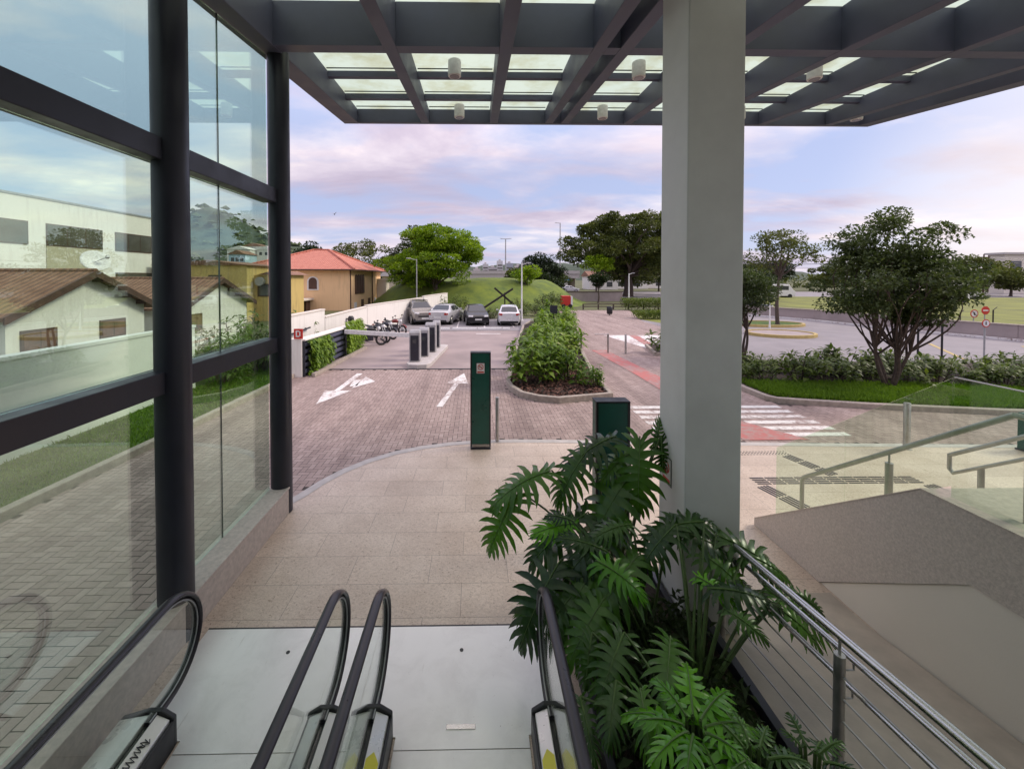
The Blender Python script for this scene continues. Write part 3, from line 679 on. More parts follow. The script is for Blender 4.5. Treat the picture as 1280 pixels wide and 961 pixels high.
totem(1.66,4.87,1.88,.41,.16,'tall dark green totem half hidden by the large split leaves')
no_smoking('no_smoking_sign', (.09,7.868,1.61), 'y', .155, .20, 'small white no smoking sign fixed on the green totem at the plaza edge')
def bollard(x,y,h,r,label):
    m = MB(); m.lathe([(r*1.5,0),(r*1.5,.008),(r,.012),(r,h-.01),(r*.9,h)],(x,y,.0),20); o = m.build('bollard', M['inox_dull'], smooth=40); return tag(o,label,'bollard')
bollard(.44,8.25,.92,.04,'slim steel bollard standing beside the green totem')
bollard(8.55,7.75,.92,.055,'steel bollard seen through the stair guard glass')
t = thing('green_box', 'low green post box at the right edge behind the stair guard glass', 'box', (10.9,7.6,0))
m = MB(); m.box(10.72,11.1,7.5,7.7,.03,.74); m.build('panel', M['green_panel'], t, bevel=.006); m = MB(); m.box(10.70,11.12,7.48,7.72,.002,.03); m.build('base_plate', M['steel_dark'], t)
# barrier posts on the path
p = [atZ(726.7,440), atZ(760,441), atZ(782,442)]
t = thing('path_barrier', 'low steel hoop barrier with a top bar across the brick path', 'barrier', p[0])
for a in p[:2]:
    m = MB(); m.cyl((a.x,a.y,0),(a.x,a.y,.86),.045,n=14); m.build('post', M['inox_dull'], t, smooth=40)
m = MB(); m.cyl((p[1].x-.6,p[1].y,.84),(p[1].x,p[1].y,.84),.02,n=8); m.build('top_bar', M['inox_dull'], t)
bollard(p[2].x,p[2].y,.86,.045,'rusty brown bollard right of the hoop barrier on the brick path')
# ------------------------------------------------------------------ escalators
HX = [-2.32,-1.09,-.75,.545]
def hand_path(X, off=0):
    P = [(X,-2.2,.95-off+.5*3.6),(X,-.6,.95-off+.5*2.0+.0),(X,.9,.95-off+.27),(X,1.5,.95-off+.06),(X,2.0,.95-off)]
    r = .36-off
    for k in range(0,19):
        a = math.pi/2-math.pi*k/18; P.append((X,2.97+r*math.cos(a),.59+r*math.sin(a)))
    P.append((X,2.80,.23+off)); return P
def escalator(xa,xb,label,flip):
    t = thing('escalator', label, 'escalator', ((xa+xb)/2,2.4,0), 0, 'escalators side by side')
    x0,x1 = xa+.155,xb-.155
    for X,s in ((xa,1),(xb,-1)):
        m = MB(); m.tube(hand_path(X),.020,12,ell=(1.85,1.0)); m.build('handrail', M['rubber'], t, smooth=50)
        m = MB(); m.tube(hand_path(X,.028),.010,8,ell=(2.0,1)); m.build('handrail_guide', M['black'], t, smooth=50)
        for dx in (-.018,.018):
            m = MB(); m.tube([(x+dx,y,z) for x,y,z in hand_path(X,.036)],.0055,6); m.build('guide_strip', M['galv'], t, smooth=50)
        g = [(y,z) for _,y,z in hand_path(X,.045)]
        poly = g + [(2.78,.24),(1.9,.24),(.9,.51),(-2.2,.24+.5*3.6)]
        m = MB(); m.prism(poly,'x',X-.005,X+.005); m.build('balustrade_glass', M['glass_clear'], t)
        # deck: white inner and outer covers either side of a dark slot
        def deckseg(u0,u1,zi,zo,name,mat,y1=2.86):
            a,c = sorted((X+s*u0,X+s*u1)); za,zc = (zi,zo) if X+s*u0 < X+s*u1 else (zo,zi)
            V=[];prof=[(-2.2,1.8-.1),(.9,.27),(1.9,.0),(y1,.0)]
            for y,dz in prof: V += [(a,y,dz+.0),(c,y,dz+.0),(c,y,zc+dz),(a,y,za+dz)]
            F=[(0,1,2,3)]
            for k in range(3):
                q=4*k; F += [(q,q+4,q+5,q+1),(q+1,q+5,q+6,q+2),(q+2,q+6,q+7,q+3),(q+3,q+7,q+4,q)]
            F.append((12,15,14,13)); mm = MB(); mm.add(V,F); return mm.build(name, mat, t, bevel=.006)
        deckseg(.024,.115,.262,.222,'inner_deck',M['deck_cover'])
        deckseg(-.024,-.162 if X in (-1.09,-.75) else -.24,.262,.225,'outer_deck',M['deck_cover'])
        deckseg(-.022,.022,.235,.235,'deck_slot',M['black'],2.85)
        deckseg(.117,.137,.205,.20,'skirt',M['black'],2.875)
        m = MB()
        lo = -.164 if X in (-1.09,-.75) else -.245
        a,c = sorted((X+s*.138,X+s*lo)); e = (a+c)/2
        m.prism([(a,.004),(c,.004),(c,.22),(X+.05,.275),(X-.05,.275),(a,.22)],'y',2.862,2.90); m.build('newel_cap', M['black'], t, bevel=.01)
    m = MB(); m.box(x0,x1,2.82,2.905,.006,.012); m.box(x0,x1,2.3,2.815,.002,.010)
    m.build('comb_plate', M['metal_plate'], t)
    for k in range(9):
        y = 2.3-k*.4; z = max(0,(k-1))*.2
        m = MB(); m.box(x0,x1,y-.4,y-.005,z-.18,z); 
        for q in range(20): m.box(x0+.03+q*(x1-x0-.06)/20,x0+.045+q*(x1-x0-.06)/20,y-.39,y-.01,z,z+.008)
        m.build('step', M['inox_dull'], t)
    return t
E0 = escalator(HX[0],HX[1],'left escalator beside the glass wall with black handrails',1)
E1 = escalator(HX[2],HX[3],'right escalator beside the planter with black handrails',0)
for E,x0,x1 in ((E0,-2.58,-.925),(E1,-.92,.80)):
    m = MB(); m.box(x0,x1,2.905,3.84,.002,.009)
    m.build('floor_plate', M['metal_plate'], E)
    m = MB(); m.box(x0-.004 if x0<-2 else x0,x1,3.842,3.856,.001,.010); m.build('plate_edge', M['black'], E)
for E,px,py in ((E0,360,815),(E1,577,812)):
    q = atZ(px,py,.009); m = MB(); m.cyl((q.x,q.y,.009),(q.x,q.y,.012),.017,n=16); m.build('lifting_hole', M['black'], E)
q = atZ(576,908,.01); m = MB(); m.box(q.x-.11,q.x+.11,q.y-.018,q.y+.018,.009,.013); m.build('name_plate', M['inox'], E1, bevel=.003)
m = MB(); m.box(-.35,.12,3.26,3.263,.0092,.0095)
for X,E in ((-.75,E1),(.545,E1)):
    s = 1 if X<0 else -1
    m = MB(); z = lambda u: .262-(u-.024)/.091*.040+.0025
    u0,u1 = .03,.11
    m.add([(X+s*u0,2.42,z(u0)),(X+s*u1,2.42,z(u1)),(X+s*u1,2.57,z(u1)),(X+s*(u0+u1)/2,2.62,z(.07)),(X+s*u0,2.57,z(u0))],[(0,1,2,3,4)]); m.build('warning_sticker', M['sticker_yellow'], E, recalc=False)
# scribbled dark marking on the left newel deck
m = MB(); random.seed(3)
pts=[]
for k in range(26):
    u=.045+.045*(.5+.5*math.sin(k*1.9)); y=2.50+k*.0085; pts.append((HX[0]+u,y,.262-(u-.024)/.091*.04+.004))
m.tube(pts,.0028,5); m.tube([(HX[0]+.05,2.66,.256),(HX[0]+.10,2.70,.236),(HX[0]+.085,2.72,.243)],.003,5); m.build('deck_marking', M['steel_dark'], E0)
random.seed(11)
# ------------------------------------------------------------------ planter, ramp, railing
RX = 2.27
PL = thing('planter', 'dark edged planter bed between the right escalator and the ramp railing', 'planter', (1.5,2.3,0))
m = MB(); m.box(.86,.92,-1,4.42,0,.20); m.box(2.10,2.17,-1,3.68,0,.24); m.box(.92,1.95,4.36,4.42,0,.2); m.box(1.89,1.95,3.70,4.36,0,.2); m.build('edging', M['steel_dark'], PL, bevel=.006)
m = MB(); m.box(.92,2.10,-1,3.69,0,.15); m.box(.92,1.89,3.69,4.36,0,.149); m.build('soil', M['soil'], PL)
zr = lambda Y: max(.004,.125*(3.75-Y)+.004)
m = MB(); m.prism([(-1,0.001),(4.2,.001),(3.75,.006),(-1,.6)],'x',2.18,3.825); struct(m.build('ramp', pbr('ramp_floor',(.50,.43,.37),.7,var=.12,vscale=3,bump=.1,bscale=80)),'beige ramp floor','ramp')
RL = thing('metal_railing', 'stainless steel ramp railing with thin rods and two lower handrails', 'railing', (RX,2,0))
def rail(dx,h,r,name,y0=-.9,y1=3.62,mat='inox'):
    m = MB(); m.cyl((RX+dx,y0,zr(y0)+h),(RX+dx,y1,zr(y1)+h),r,n=14); return m.build(name, M[mat], RL, smooth=40)
m = MB(); m.tube([(RX,-.9,zr(-.9)+1.0),(RX,3.66,zr(3.66)+1.0)],.026,14); m.build('handrail', M['inox'], RL, smooth=40)
rail(.09,.84,.020,'lower_handrail'); rail(.085,.66,.019,'lower_handrail')
for h in (.18,.33,.48,.62,.76): rail(0,h,.0065,'rod',mat='inox_dull')
for Y in (3.6,2.42,1.2,0,-.85):
    m = MB(); m.cyl((RX,Y,zr(Y)-.03),(RX,Y,zr(Y)+.88),.03,n=16); m.build('post', M['inox_dull'], RL, smooth=40)
    m = MB(); m.cyl((RX,Y,zr(Y)+.88),(RX,Y,zr(Y)+.98),.008,n=8); m.build('pin', M['inox_dull'], RL)
    for dx,h in ((.09,.84),(.085,.66)):
        m = MB(); m.tube([(RX+.03,Y,zr(Y)+h-.06),(RX+dx,Y,zr(Y)+h-.06),(RX+dx,Y,zr(Y)+h-.015)],.006,6); m.build('bracket', M['inox_dull'], RL)
# ------------------------------------------------------------------ granite staircase
SX = 3.83
ST = thing('staircase', 'granite sided staircase with glass guard and steel handrails', 'staircase', (4.9,3.5,0))
m = MB(); m.prism([(5.39,.003),(5.39,.09),(3.36,1.57),(-2,1.57),(-2,1.02),(3.0,1.02),(4.35,.003)],'x',SX,SX+.20); m.build('stringer', M['granite_wall'], ST)
m = MB(); m.prism([(5.38,.092),(3.36,1.5725),(-2,1.5725),(-2,1.588),(3.355,1.588),(5.375,.11)],'x',SX-.004,SX+.204); m.build('stringer_cap', M['plinth'], ST)
m = MB(); m.prism([(4.34,.003),(3.0,1.018),(-2,1.018),(-2,.003)],'x',SX+.012,SX+.19); m.build('base_wall', M['cream_wall'], ST)
nr = 9
for k in range(nr):
    y1 = 5.3-k*.235; m = MB(); m.box(SX+.205,5.9,y1-.235-(0 if k<nr-1 else 3),y1,.003+max(0,k-1)*.172,(k+1)*.172); m.build('step', M['plinth'], ST)
m = MB(); m.box(5.9,9.5,-2,3.36,.003,1.55); m.box(SX+.205,5.9,-2,.4,.003,1.545); m.build('landing', M['plinth'], ST)
def gp(P):
    m = MB(); m.prism(P,'x',SX+.10,SX+.112); return m.build('guard_glass', M['glass_guard'], ST)
zt = lambda Y: 1.18+(5.13-Y)*(2.576-1.18)/(5.13-3.22)
zl = lambda Y: .11+(5.375-Y)*(1.588-.11)/2.02
for a,c in ((5.13,4.175),(4.165,3.225)): gp([(a,zl(a)-.01),(c,zl(c)-.01),(c,zt(c)),(a,zt(a))])
gp([(3.215,1.58),(3.215,2.576),(1.3,2.576),(1.3,1.58)]); gp([(1.29,1.58),(1.29,2.576),(-1,2.576),(-1,1.58)])
m = MB(); m.box(SX+.099,SX+.113,-1,3.215,2.577,2.585); m.build('guard_edge', M['inox'], ST)
hs = .737
def hr(X,Ya,za,Yb,r=.024,down=.62):
    m = MB(); pts=[(X,Ya,za-down),(X,Ya,za-.06),(X,Ya-.02,za-.015),(X,Ya-.06,za+.02),(X,Yb,za+hs*(Ya-Yb))]; m.tube(pts,r,12); return m.build('handrail', M['inox_dull'], ST, smooth=45)
hr(SX+.32,4.98,.88,3.0,down=.70)
m = MB(); m.cyl((SX+.32,3.0,.88+hs*1.98),(SX+.32,-1,.88+hs*1.98),.024,n=12); m.build('handrail', M['inox_dull'], ST, smooth=45)
for Y in (3.92,2.9):
    zz_ = .88+hs*(4.98-Y); m = MB(); m.cyl((SX+.32,Y,zz_-.95),(SX+.32,Y,zz_-.12),.032,n=14); m.cyl((SX+.32,Y,zz_-.12),(SX+.32,Y,zz_-.02),.009,n=8); m.build('post', M['inox_dull'], ST, smooth=40)
X = 5.96
m = MB(); P=[(X,3.0,1.18+hs*1.9),(X,4.86,1.20),(X,4.9,1.17),(X,4.9,1.0),(X,4.86,.96),(X,3.0,.95+hs*1.86)]; m.tube(P,.024,12); m.build('handrail', M['inox_dull'], ST, smooth=45)
m = MB(); m.cyl((X+.02,4.6,.01),(X+.02,4.6,1.16),.03,n=12); m.build('post', M['inox_dull'], ST, smooth=40)

# unseen building front behind the camera, added to block light on the column
BF = thing('light_blocking_facade', 'unseen dark glazed building front the escalators come out of, added to block light', 'building', (2,-6,0))
m = MB(); m.box(-3.2,8,-6.6,-6.4,4.2,8.5); m.box(-3.2,-2.6,-6.6,-6.4,0,4.2); m.box(7.4,8,-6.6,-6.4,0,4.2); m.build('wall', M['canopy_paint'], BF)
for x in (-2.6,-.6,1.4,3.4,5.4):
    m = MB(); m.box(x+.03,x+1.97,-6.52,-6.5,0.02,4.19); m.build('pane', M['window_grey'], BF)
    m = MB(); m.box(x-.029,x+.029,-6.6,-6.42,0,4.199); m.build('mullion', M['steel_dark'], BF)

# ------------------------------------------------------------------ boundary walls
m = MB(); m.box(-8.72,-8.5,-6,12.2,-.05,1.90); m.box(-8.75,-8.47,-6,12.22,1.90,1.97)
tag(m.build('boundary_wall', pbr('pale_green_plaster',(.72,.75,.69),.85,var=.05,vscale=.8)), 'long pale plastered boundary wall behind the left lawn', 'wall')
BW = thing('boundary_wall', 'white stepped boundary wall running past the green planters and motorcycles', 'wall', (-6.8,22,0))
def wallseg(P,h,name='wall',t=.18,cap=True):
    for (x0,y0),(x1,y1) in zip(P[:-1],P[1:]):
        m = MB(); m.bar((x0,y0,h/2-.05),(x1,y1,h/2-.05),t,h+.0); m.build('wall', M['white_wall'], BW)
        if cap:
            m = MB(); m.bar((x0,y0,h-.02),(x1,y1,h-.02),t+.06,.05); m.build('coping', M['pale_trim'], BW)
wallseg([(-6.9,13.9),(-6.75,17.7)],2.02); wallseg([(-6.74,17.72),(-6.6,24.0)],1.68); wallseg([(-6.59,24.05),(-4.5,33.5)],1.75); wallseg([(-4.45,33.7),(-3.0,41)],1.85)
m = MB(); m.prism([(13.7,0),(13.86,0),(13.86,1.3),(13.7,1.3)],'x',-7.0,-5.95); m.build('wall', M['white_wall'], BW)
q = atY(372,418,13.66)
t = thing('wall_sign', 'small red square sign with white mark on the white wall end', 'sign', (-6.25,13.69,1.45))
t2 = q
m = MB(); m.box(q.x-.13,q.x+.17,13.66,13.69,1.31,1.66); o = m.build('plate', M['red_sign'], t, bevel=.004)
m = MB(); m.box(q.x-.06,q.x-.02,13.652,13.658,1.38,1.6); m.box(q.x-.02,q.x+.06,13.652,13.658,1.56,1.6); m.box(q.x-.02,q.x+.06,13.652,13.658,1.38,1.42); m.box(q.x+.06,q.x+.095,13.652,13.658,1.41,1.57); m.build('mark', M['white_paint'], t)
m = MB(); m.bar((-6.63,14.2,1.36),(-6.6,16.0,1.42),.05,.05); m.box(-6.78,-6.61,14.4,14.43,1.34,1.38); m.box(-6.78,-6.60,15.8,15.83,1.39,1.43)
tag(m.build('wall_rail', M['steel_dark']), 'thin dark rail fixed along the white wall above the green planters', 'rail')
m = MB(); m.lathe([(.10,0),(.16,.08),(.16,.2),(.10,.3)],(-6.36,20.4,1.15),12); m.bar((-6.6,20.4,1.3),(-6.4,20.4,1.3),.05,.05)
tag(m.build('wall_lamp', M['black'], smooth=40), 'round black lamp on the white wall beside the motorcycles', 'lamp')
# living wall planter with louvres
GP = thing('louvre_planter', 'black louvred planter wall carrying two hanging green plants', 'planter', (-5.9,16.5,0))
A0=Vector((-5.92,13.75,0)); A1=Vector((-5.62,19.2,0)); dv=(A1-A0).normalized(); nv=Vector((dv.y,-dv.x,0))
m = MB(); m.bar(A0-nv*.12+Vector((0,0,.6)),A1-nv*.12+Vector((0,0,.55)),.14,1.2); m.bar(A0+Vector((0,0,.62))-nv*.1,A0+dv*.06+Vector((0,0,.62))-nv*.1,.3,1.24); m.build('back_panel', M['steel_dark'], GP)
for k in range(5):
    m = MB(); z = .16+k*.23; m.bar(A0+dv*.08+Vector((0,0,z)),A1+Vector((0,0,z)),.05,.13); m.build('louvre', M['canopy_paint'], GP, bevel=.008)
m = MB(); m.bar(A0-nv*.1+Vector((0,0,1.26)),A1-nv*.1+Vector((0,0,1.2)),.36,.05); m.build('coping', M['white_wall'], GP)
m = MB(); m.bar(A0+nv*.35+Vector((0,0,.06)),A1+nv*.35+Vector((0,0,.06)),.12,.12); m.build('kerb', M['kerb'], GP)

# ------------------------------------------------------------------ foliage generators
def leaf_quads(C, D, U, L_, Wd, droop=0.0, rr=None):
    """folded leaves: C base points, D directions, U up hints"""
    D = D/np.linalg.norm(D,axis=1,keepdims=True); Sd = np.cross(D,U); Sd /= np.linalg.norm(Sd,axis=1,keepdims=True)+1e-9; Nn = np.cross(Sd,D)
    L_ = L_[:,None]; Wd = Wd[:,None]
    mid = C+D*L_*.5; tip = C+D*L_-Nn*L_*droop
    a = mid+Sd*Wd+Nn*Wd*.25; c = mid-Sd*Wd+Nn*Wd*.25
    V = np.stack([C,a,tip,c],1).reshape(-1,3); n = len(C)
    F = (np.arange(n)[:,None]*4+np.array([[0,1,2,3]]))
    return V, F
def leaf_mesh(name, V, F, mat, parent, rnd, origin=None):
    m = MB(); m.v = V.tolist(); m.f = F.tolist(); m.m = [0]*len(m.f)
    return m.build(name, mat, parent, recalc=False, rnd=rnd, origin=origin)
def rnd_dir(n):
    v = np.random.normal(size=(n,3)); return v/np.linalg.norm(v,axis=1,keepdims=True)
def crown(clumps, per, ls, ratio=.32, out=.7, up=.35, droop=.15, shell=.55):
    Vs=[];Fs=[];rn=[];k=0
    for (cx,cy,cz,rx,ry,rz) in clumps:
        n = per; d = rnd_dir(n); r = (shell+(1-shell)*np.random.rand(n))**.7
        P = np.array([cx,cy,cz])+d*r[:,None]*np.array([rx,ry,rz])
        D = d*out+rnd_dir(n)*.8+np.array([0,0,up*.4-.1]); U = np.array([0,0,1.0])+rnd_dir(n)*.5
        Ls = ls*np.random.uniform(.6,1.3,n); V,F = leaf_quads(P,D,U,Ls,Ls*ratio,droop)
        Vs.append(V); Fs.append(F+k); k += len(V); b0 = random.uniform(-.15,.25); rn += list(np.clip(np.random.rand(n)*.8+b0,0,1))
    return np.concatenate(Vs), np.concatenate(Fs), rn
def limb(m, p, q, r0, r1, wob=.1, n=6, k=7):
    p=Vector(p); q=Vector(q); l=(q-p).length; pts=[]
    o1=Vector((random.uniform(-1,1),random.uniform(-1,1),random.uniform(-.3,.6)))*wob*l
    for i in range(n):
        t=i/(n-1); pts.append(p.lerp(q,t)+o1*math.sin(t*math.pi))
    m.tube(pts,[r0+(r1-r0)*i/(n-1) for i in range(n)],k); return pts
def tree(name,label,x,y,env,nc,cr,per,ls,mat,forks,tr,group='trees around the car park',stems=1,zbase=0,shell=.35,flat=.6,nb=14,branch_r=.35):
    t = thing(name,label,'tree',(x,y,zbase),0,group)
    cl=[]
    for (ex,ey,ez,erx,ery,erz,w) in env:
        for _ in range(int(nc*w)):
            d=rnd_dir(1)[0]; r=random.uniform(shell,1)**.6
            s=random.uniform(.65,1.25); cl.append((x+ex+d[0]*erx*r,y+ey+d[1]*ery*r,zbase+ez+d[2]*erz*r,cr*s,cr*s,cr*s*flat))
    V,F,rn = crown(cl,per,ls); leaf_mesh('crown',V,F,mat,t,rn)
    m = MB(); fk=[]
    for i in range(stems):
        a=2*math.pi*i/max(1,stems)+.5; o=Vector((math.cos(a),math.sin(a),0))*tr*(1.1 if stems>1 else 0)
        top=Vector((x+forks[0]*(1 if stems==1 else 0),y,zbase+forks[1]))+(Vector((math.cos(a),math.sin(a),0))*forks[2] if stems>1 else Vector((0,0,0)))
        pts=limb(m,Vector((x,y,zbase-.05))+o,top,tr,tr*.62,.06,7,9); fk += [pts[-1],pts[-2],pts[-3]]
    m.cyl((x,y,zbase-.1),(x,y,zbase+.12),tr*1.5*(1.4 if stems>1 else 1),tr*1.0*(1.4 if stems>1 else 1),10)
    for c in random.sample(cl,min(nb,len(cl))):
        f=min(fk,key=lambda q:(Vector(c[:3])-q).length+random.uniform(0,.6)); limb(m,f,c[:3],tr*branch_r,tr*.06,.2,7,6)
    m.build('trunk',M['bark'],t,smooth=60); return t
def shrub_proto(name,label,cat,loc,h,w,nst,per,ls,mat,group,ratio=.2,stem='bark',droop=.35):
    t = thing(name,label,cat,loc,0,group); x,y,z=loc; m=MB(); Vs=[];Fs=[];rn=[];k=0
    for i in range(nst):
        a=random.uniform(0,6.28); rr=w*math.sqrt(random.random()); top=Vector((x+math.cos(a)*rr,y+math.sin(a)*rr,z+h*random.uniform(.5,1)*(1-.35*(rr/w)**2)))
        limb(m,(x+math.cos(a)*rr*.35,y+math.sin(a)*rr*.35,z-.03),top,.014,.006,.08,5,5)
        for q in range(3):
            c=top-Vector((0,0,q*h*.16)) ; n=per
            d=rnd_dir(n); d[:,2]=np.abs(d[:,2])*.6-.12; P=np.array(c)+d*.05; Ls=ls*np.random.uniform(.6,1.2,n)
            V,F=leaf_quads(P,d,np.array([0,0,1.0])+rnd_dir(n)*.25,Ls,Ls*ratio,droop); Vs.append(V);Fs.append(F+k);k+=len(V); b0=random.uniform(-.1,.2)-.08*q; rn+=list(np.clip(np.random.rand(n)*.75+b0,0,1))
    leaf_mesh('foliage',np.concatenate(Vs),np.concatenate(Fs),mat,t,rn); m.build('stems',M[stem],t); return t
# hanging plants on the louvred planter
for y0,y1,zt_,lab in ((13.95,15.6,1.15,'nearer yellow green fern tumbling down the black louvres'),(17.2,19.2,1.42,'farther green fern tumbling over the end of the black louvres')):
    t = thing('hanging_fern',lab,'plant',(-5.8,(y0+y1)/2,.3),0,'ferns on the louvred planter')
    n=1700; u=np.random.rand(n); zz2=zt_*np.random.rand(n)**.8; yy=y0+(y1-y0)*u; xx=A0.x+(yy-A0.y)*dv.x+.05+.28*np.random.rand(n)*np.sin(np.clip(zz2/zt_,0,1)*2.6+.3)
    P=np.stack([xx,yy,zz2+.08],1); D=np.stack([.5+.4*np.random.rand(n),np.random.normal(size=n)*.5,-.7+.7*np.random.rand(n)],1); Ls=np.random.uniform(.1,.24,n)
    V,F=leaf_quads(P,D,np.array([0,0,1.0])+rnd_dir(n)*.3,Ls,Ls*.16,.3); leaf_mesh('fronds',V,F,M['leaf_wall'],t,list(np.random.rand(n)))
    m=MB()
    for k in range(6): yk=y0+(y1-y0)*(k+.5)/6; m.tube([(A0.x+(yk-A0.y)*dv.x+.02,yk,.2),(A0.x+(yk-A0.y)*dv.x+.10,yk,zt_*.7),(A0.x+(yk-A0.y)*dv.x+.2,yk,zt_*.5)],.008,5)
    m.build('stems',M['stem_green'],t)
# ------------------------------------------------------------------ planted island
protos=[shrub_proto('island_shrub','x','shrub',(0,0,0),1.35,.62,15,9,.27,M['leaf_shrub'],'leafy shrubs in the planted island') for _ in range(3)]
spots=[(1.65,12.5,1.12,'leggy pale shrub at the front left tip of the island'),(2.35,13.0,1.0,'bright shrub in the middle of the front row of the island'),(3.0,12.9,.95,'dense green shrub right of the front row centre'),(3.6,12.1,.55,'low pale shrub at the front right corner of the island'),
 (2.1,14.3,1.1,'tall shrub in the second row left of the island'),(3.1,14.5,1.1,'tall shrub in the second row right of the island'),(2.5,16.0,1.1,'left shrub of the third row of the island'),(3.6,16.1,1.1,'right shrub of the third row of the island'),
 (3.0,18.0,1.1,'left shrub of the fourth row of the island'),(4.1,18.0,1.05,'right shrub of the fourth row of the island'),(3.4,20.2,1.15,'left shrub of the fifth row of the island'),(4.6,20.2,1.05,'right shrub of the fifth row of the island'),(4.0,22.6,1.1,'left shrub of the sixth row of the island'),(5.2,22.8,1.1,'right shrub of the sixth row of the island'),(4.5,25.2,1.15,'left shrub near the far end of the island'),(5.8,25.4,1.1,'right shrub near the far end of the island'),(5.0,27.8,1.2,'leafy shrub at the far left end of the island'),(6.3,28.2,1.15,'leafy shrub at the far right end of the island')]
used=set()
for i,(x,y,s,lab) in enumerate(spots):
    p=protos[i%3]
    if i<3: p.location=(x,y,.08); p.scale=(s,s,s); p['label']=lab
    else: dup(p,(x,y,.08),random.uniform(0,6.28),lab,None,(s,s,s))
t=thing('dark_sign_board','dark square board on a short post among the island shrubs','sign',(4.6,23.6,0)); m=MB(); m.cyl((4.6,23.6,0),(4.6,23.6,1.3),.04,n=8); m.build('post',M['black'],t); m=MB(); m.box(4.38,4.82,23.57,23.62,1.25,1.75); m.build('board',M['steel_dark'],t)
# ------------------------------------------------------------------ hedge on the right
hp=[shrub_proto('hedge_shrub','x','shrub',(0,0,0),.82,.66,13,9,.23,M['leaf_hedge'],'shrubs of the hedge along the car park') for _ in range(4)]
nrow=17
for i in range(nrow*2):
    r=i//nrow; k=i%nrow; x=8.5+k*1.02+random.uniform(-.15,.15)+r*.4; y=13.1-.12*k*.9+r*1.05+random.uniform(-.15,.15); s=random.uniform(.68,1.22)
    lab=('front row' if r==0 else 'back row')+' hedge shrub, number %s from the white column, %s'%(['one','two','three','four','five','six','seven','eight','nine','ten','eleven','twelve','thirteen','fourteen','fifteen','sixteen','seventeen'][k],'bushy and tall' if s>1.05 else ('low and sparse' if s<.88 else 'evenly grown'))
    if i<4: hp[i].location=(x,y,.06); hp[i].scale=(s,s,s); hp[i]['label']=lab
    else: dup(hp[i%4],(x,y,.06),random.uniform(0,6.28),lab,None,(s,s,s))
# small pale plant in its kerbed bed on the path
b=MB(); Q=[(7.75,17.2),(8.9,17.0),(9.6,19.3),(8.35,19.6)]; b.sheet(Q,.05); struct(b.build('bed_soil',M['soil'],recalc=False))
mm=strip(Q+[Q[0]],.12,.14,-.03,-1); struct(mm.build('kerb',M['kerb']),'kerb of the small bed on the path','kerb')
t=shrub_proto('pale_shrub','pale spiky plant in the small kerbed bed on the path','shrub',(8.5,18.1,.05),1.1,.5,7,14,.34,M['leaf_hedge'],None,.16)
# ------------------------------------------------------------------ trees
tree('garden_tree','broad dark multi stemmed tree growing from the hedge bed on the right',12.62,11.95,[(.0,0,3.2,1.8,1.8,.95,.55),(.05,0,4.35,1.25,1.25,.95,.36),(-1.25,0,2.6,.7,.8,.5,.08),(.9,0,2.5,.8,.8,.5,.10)],118,.46,190,.105,M['leaf_tree'],(0,1.15,.42),.058,stems=5,zbase=.05,shell=.45,flat=.5,nb=44,branch_r=.55)
tree('garden_tree','smaller dark bushy tree in the hedge bed just right of the white column',11.0,16.3,[(0,0,2.9,1.35,1.3,.95,1)],60,.48,190,.10,M['leaf_tree'],(0,1.2,.3),.06,stems=3,zbase=.05,shell=.2,flat=.6,nb=20,branch_r=.55)
tree('street_tree','thin tree with a sparse olive crown on the yellow edged traffic island',21.4,28.0,[(0,0,4.9,2.4,2.2,1.1,.7),(.3,0,6.0,1.8,1.6,.6,.3)],46,.55,90,.17,M['leaf_far'],(.1,3.4,0),.13,zbase=.1,shell=.3,flat=.5,nb=22)
tree('bright_tree','large bright green spreading tree behind the parked cars',-4.6,46,[(-.6,0,5.0,5.6,4.6,2.8,.66),(.2,0,7.9,4.0,3.4,1.5,.32),(3.4,0,6.6,2.2,2.2,1.3,.14)],140,1.0,260,.26,M['leaf_bright'],(0,2.6,0),.30,shell=.35,flat=.36,nb=26)
tree('dark_tree','darker tree standing half behind the large bright green tree',-8.6,51,[(0,0,5.0,3.0,3,2.6,.7),(1.2,0,8.3,2.2,2.2,1.6,.3)],60,.9,170,.25,M['leaf_tree'],(0,2.6,0),.26,shell=.3,flat=.5,nb=14)
tree('spreading_tree','huge old spreading tree with olive crown behind the white column',27.5,72,[(-1.5,0,8.6,11.8,9,3.2,.5),(0,0,12.2,8.5,8,2.6,.35),(6,0,7.5,7,6,3.5,.15),(1,0,5.6,7.5,5,2.2,.16)],190,1.5,230,.42,M['leaf_far'],(0,3.6,0),.95,shell=.3,flat=.45,nb=34)
tree('round_tree','small bright round tree in front of the huge spreading tree',20.0,66,[(0,0,5.6,2.6,2.4,1.3,1)],26,.9,150,.3,M['leaf_bright'],(0,3.2,0),.18,shell=.3,flat=.5)
tree('palm_like_tree','short dark tree with a tuft crown beside the far lawn',16.6,54,[(0,0,3.2,1.3,1.3,.8,1)],14,.7,130,.3,M['leaf_dark'],(0,1.8,0),.12,shell=.2,flat=.6)
tree('mound_tree','young tree on the right shoulder of the grass mound',6.0,48,[(0,0,3.6,1.7,1.5,.9,1)],20,.6,110,.24,M['leaf_bright'],(0,2.0,0),.1,shell=.3,flat=.5,zbase=.2)
tree('dark_tree','dark dense tree right of the grass mound by the road bridge',13.0,80,[(0,0,5.0,4.8,3,3.0,1)],46,1.2,170,.36,M['leaf_dark'],(0,2.2,0),.3,shell=.25,flat=.6)
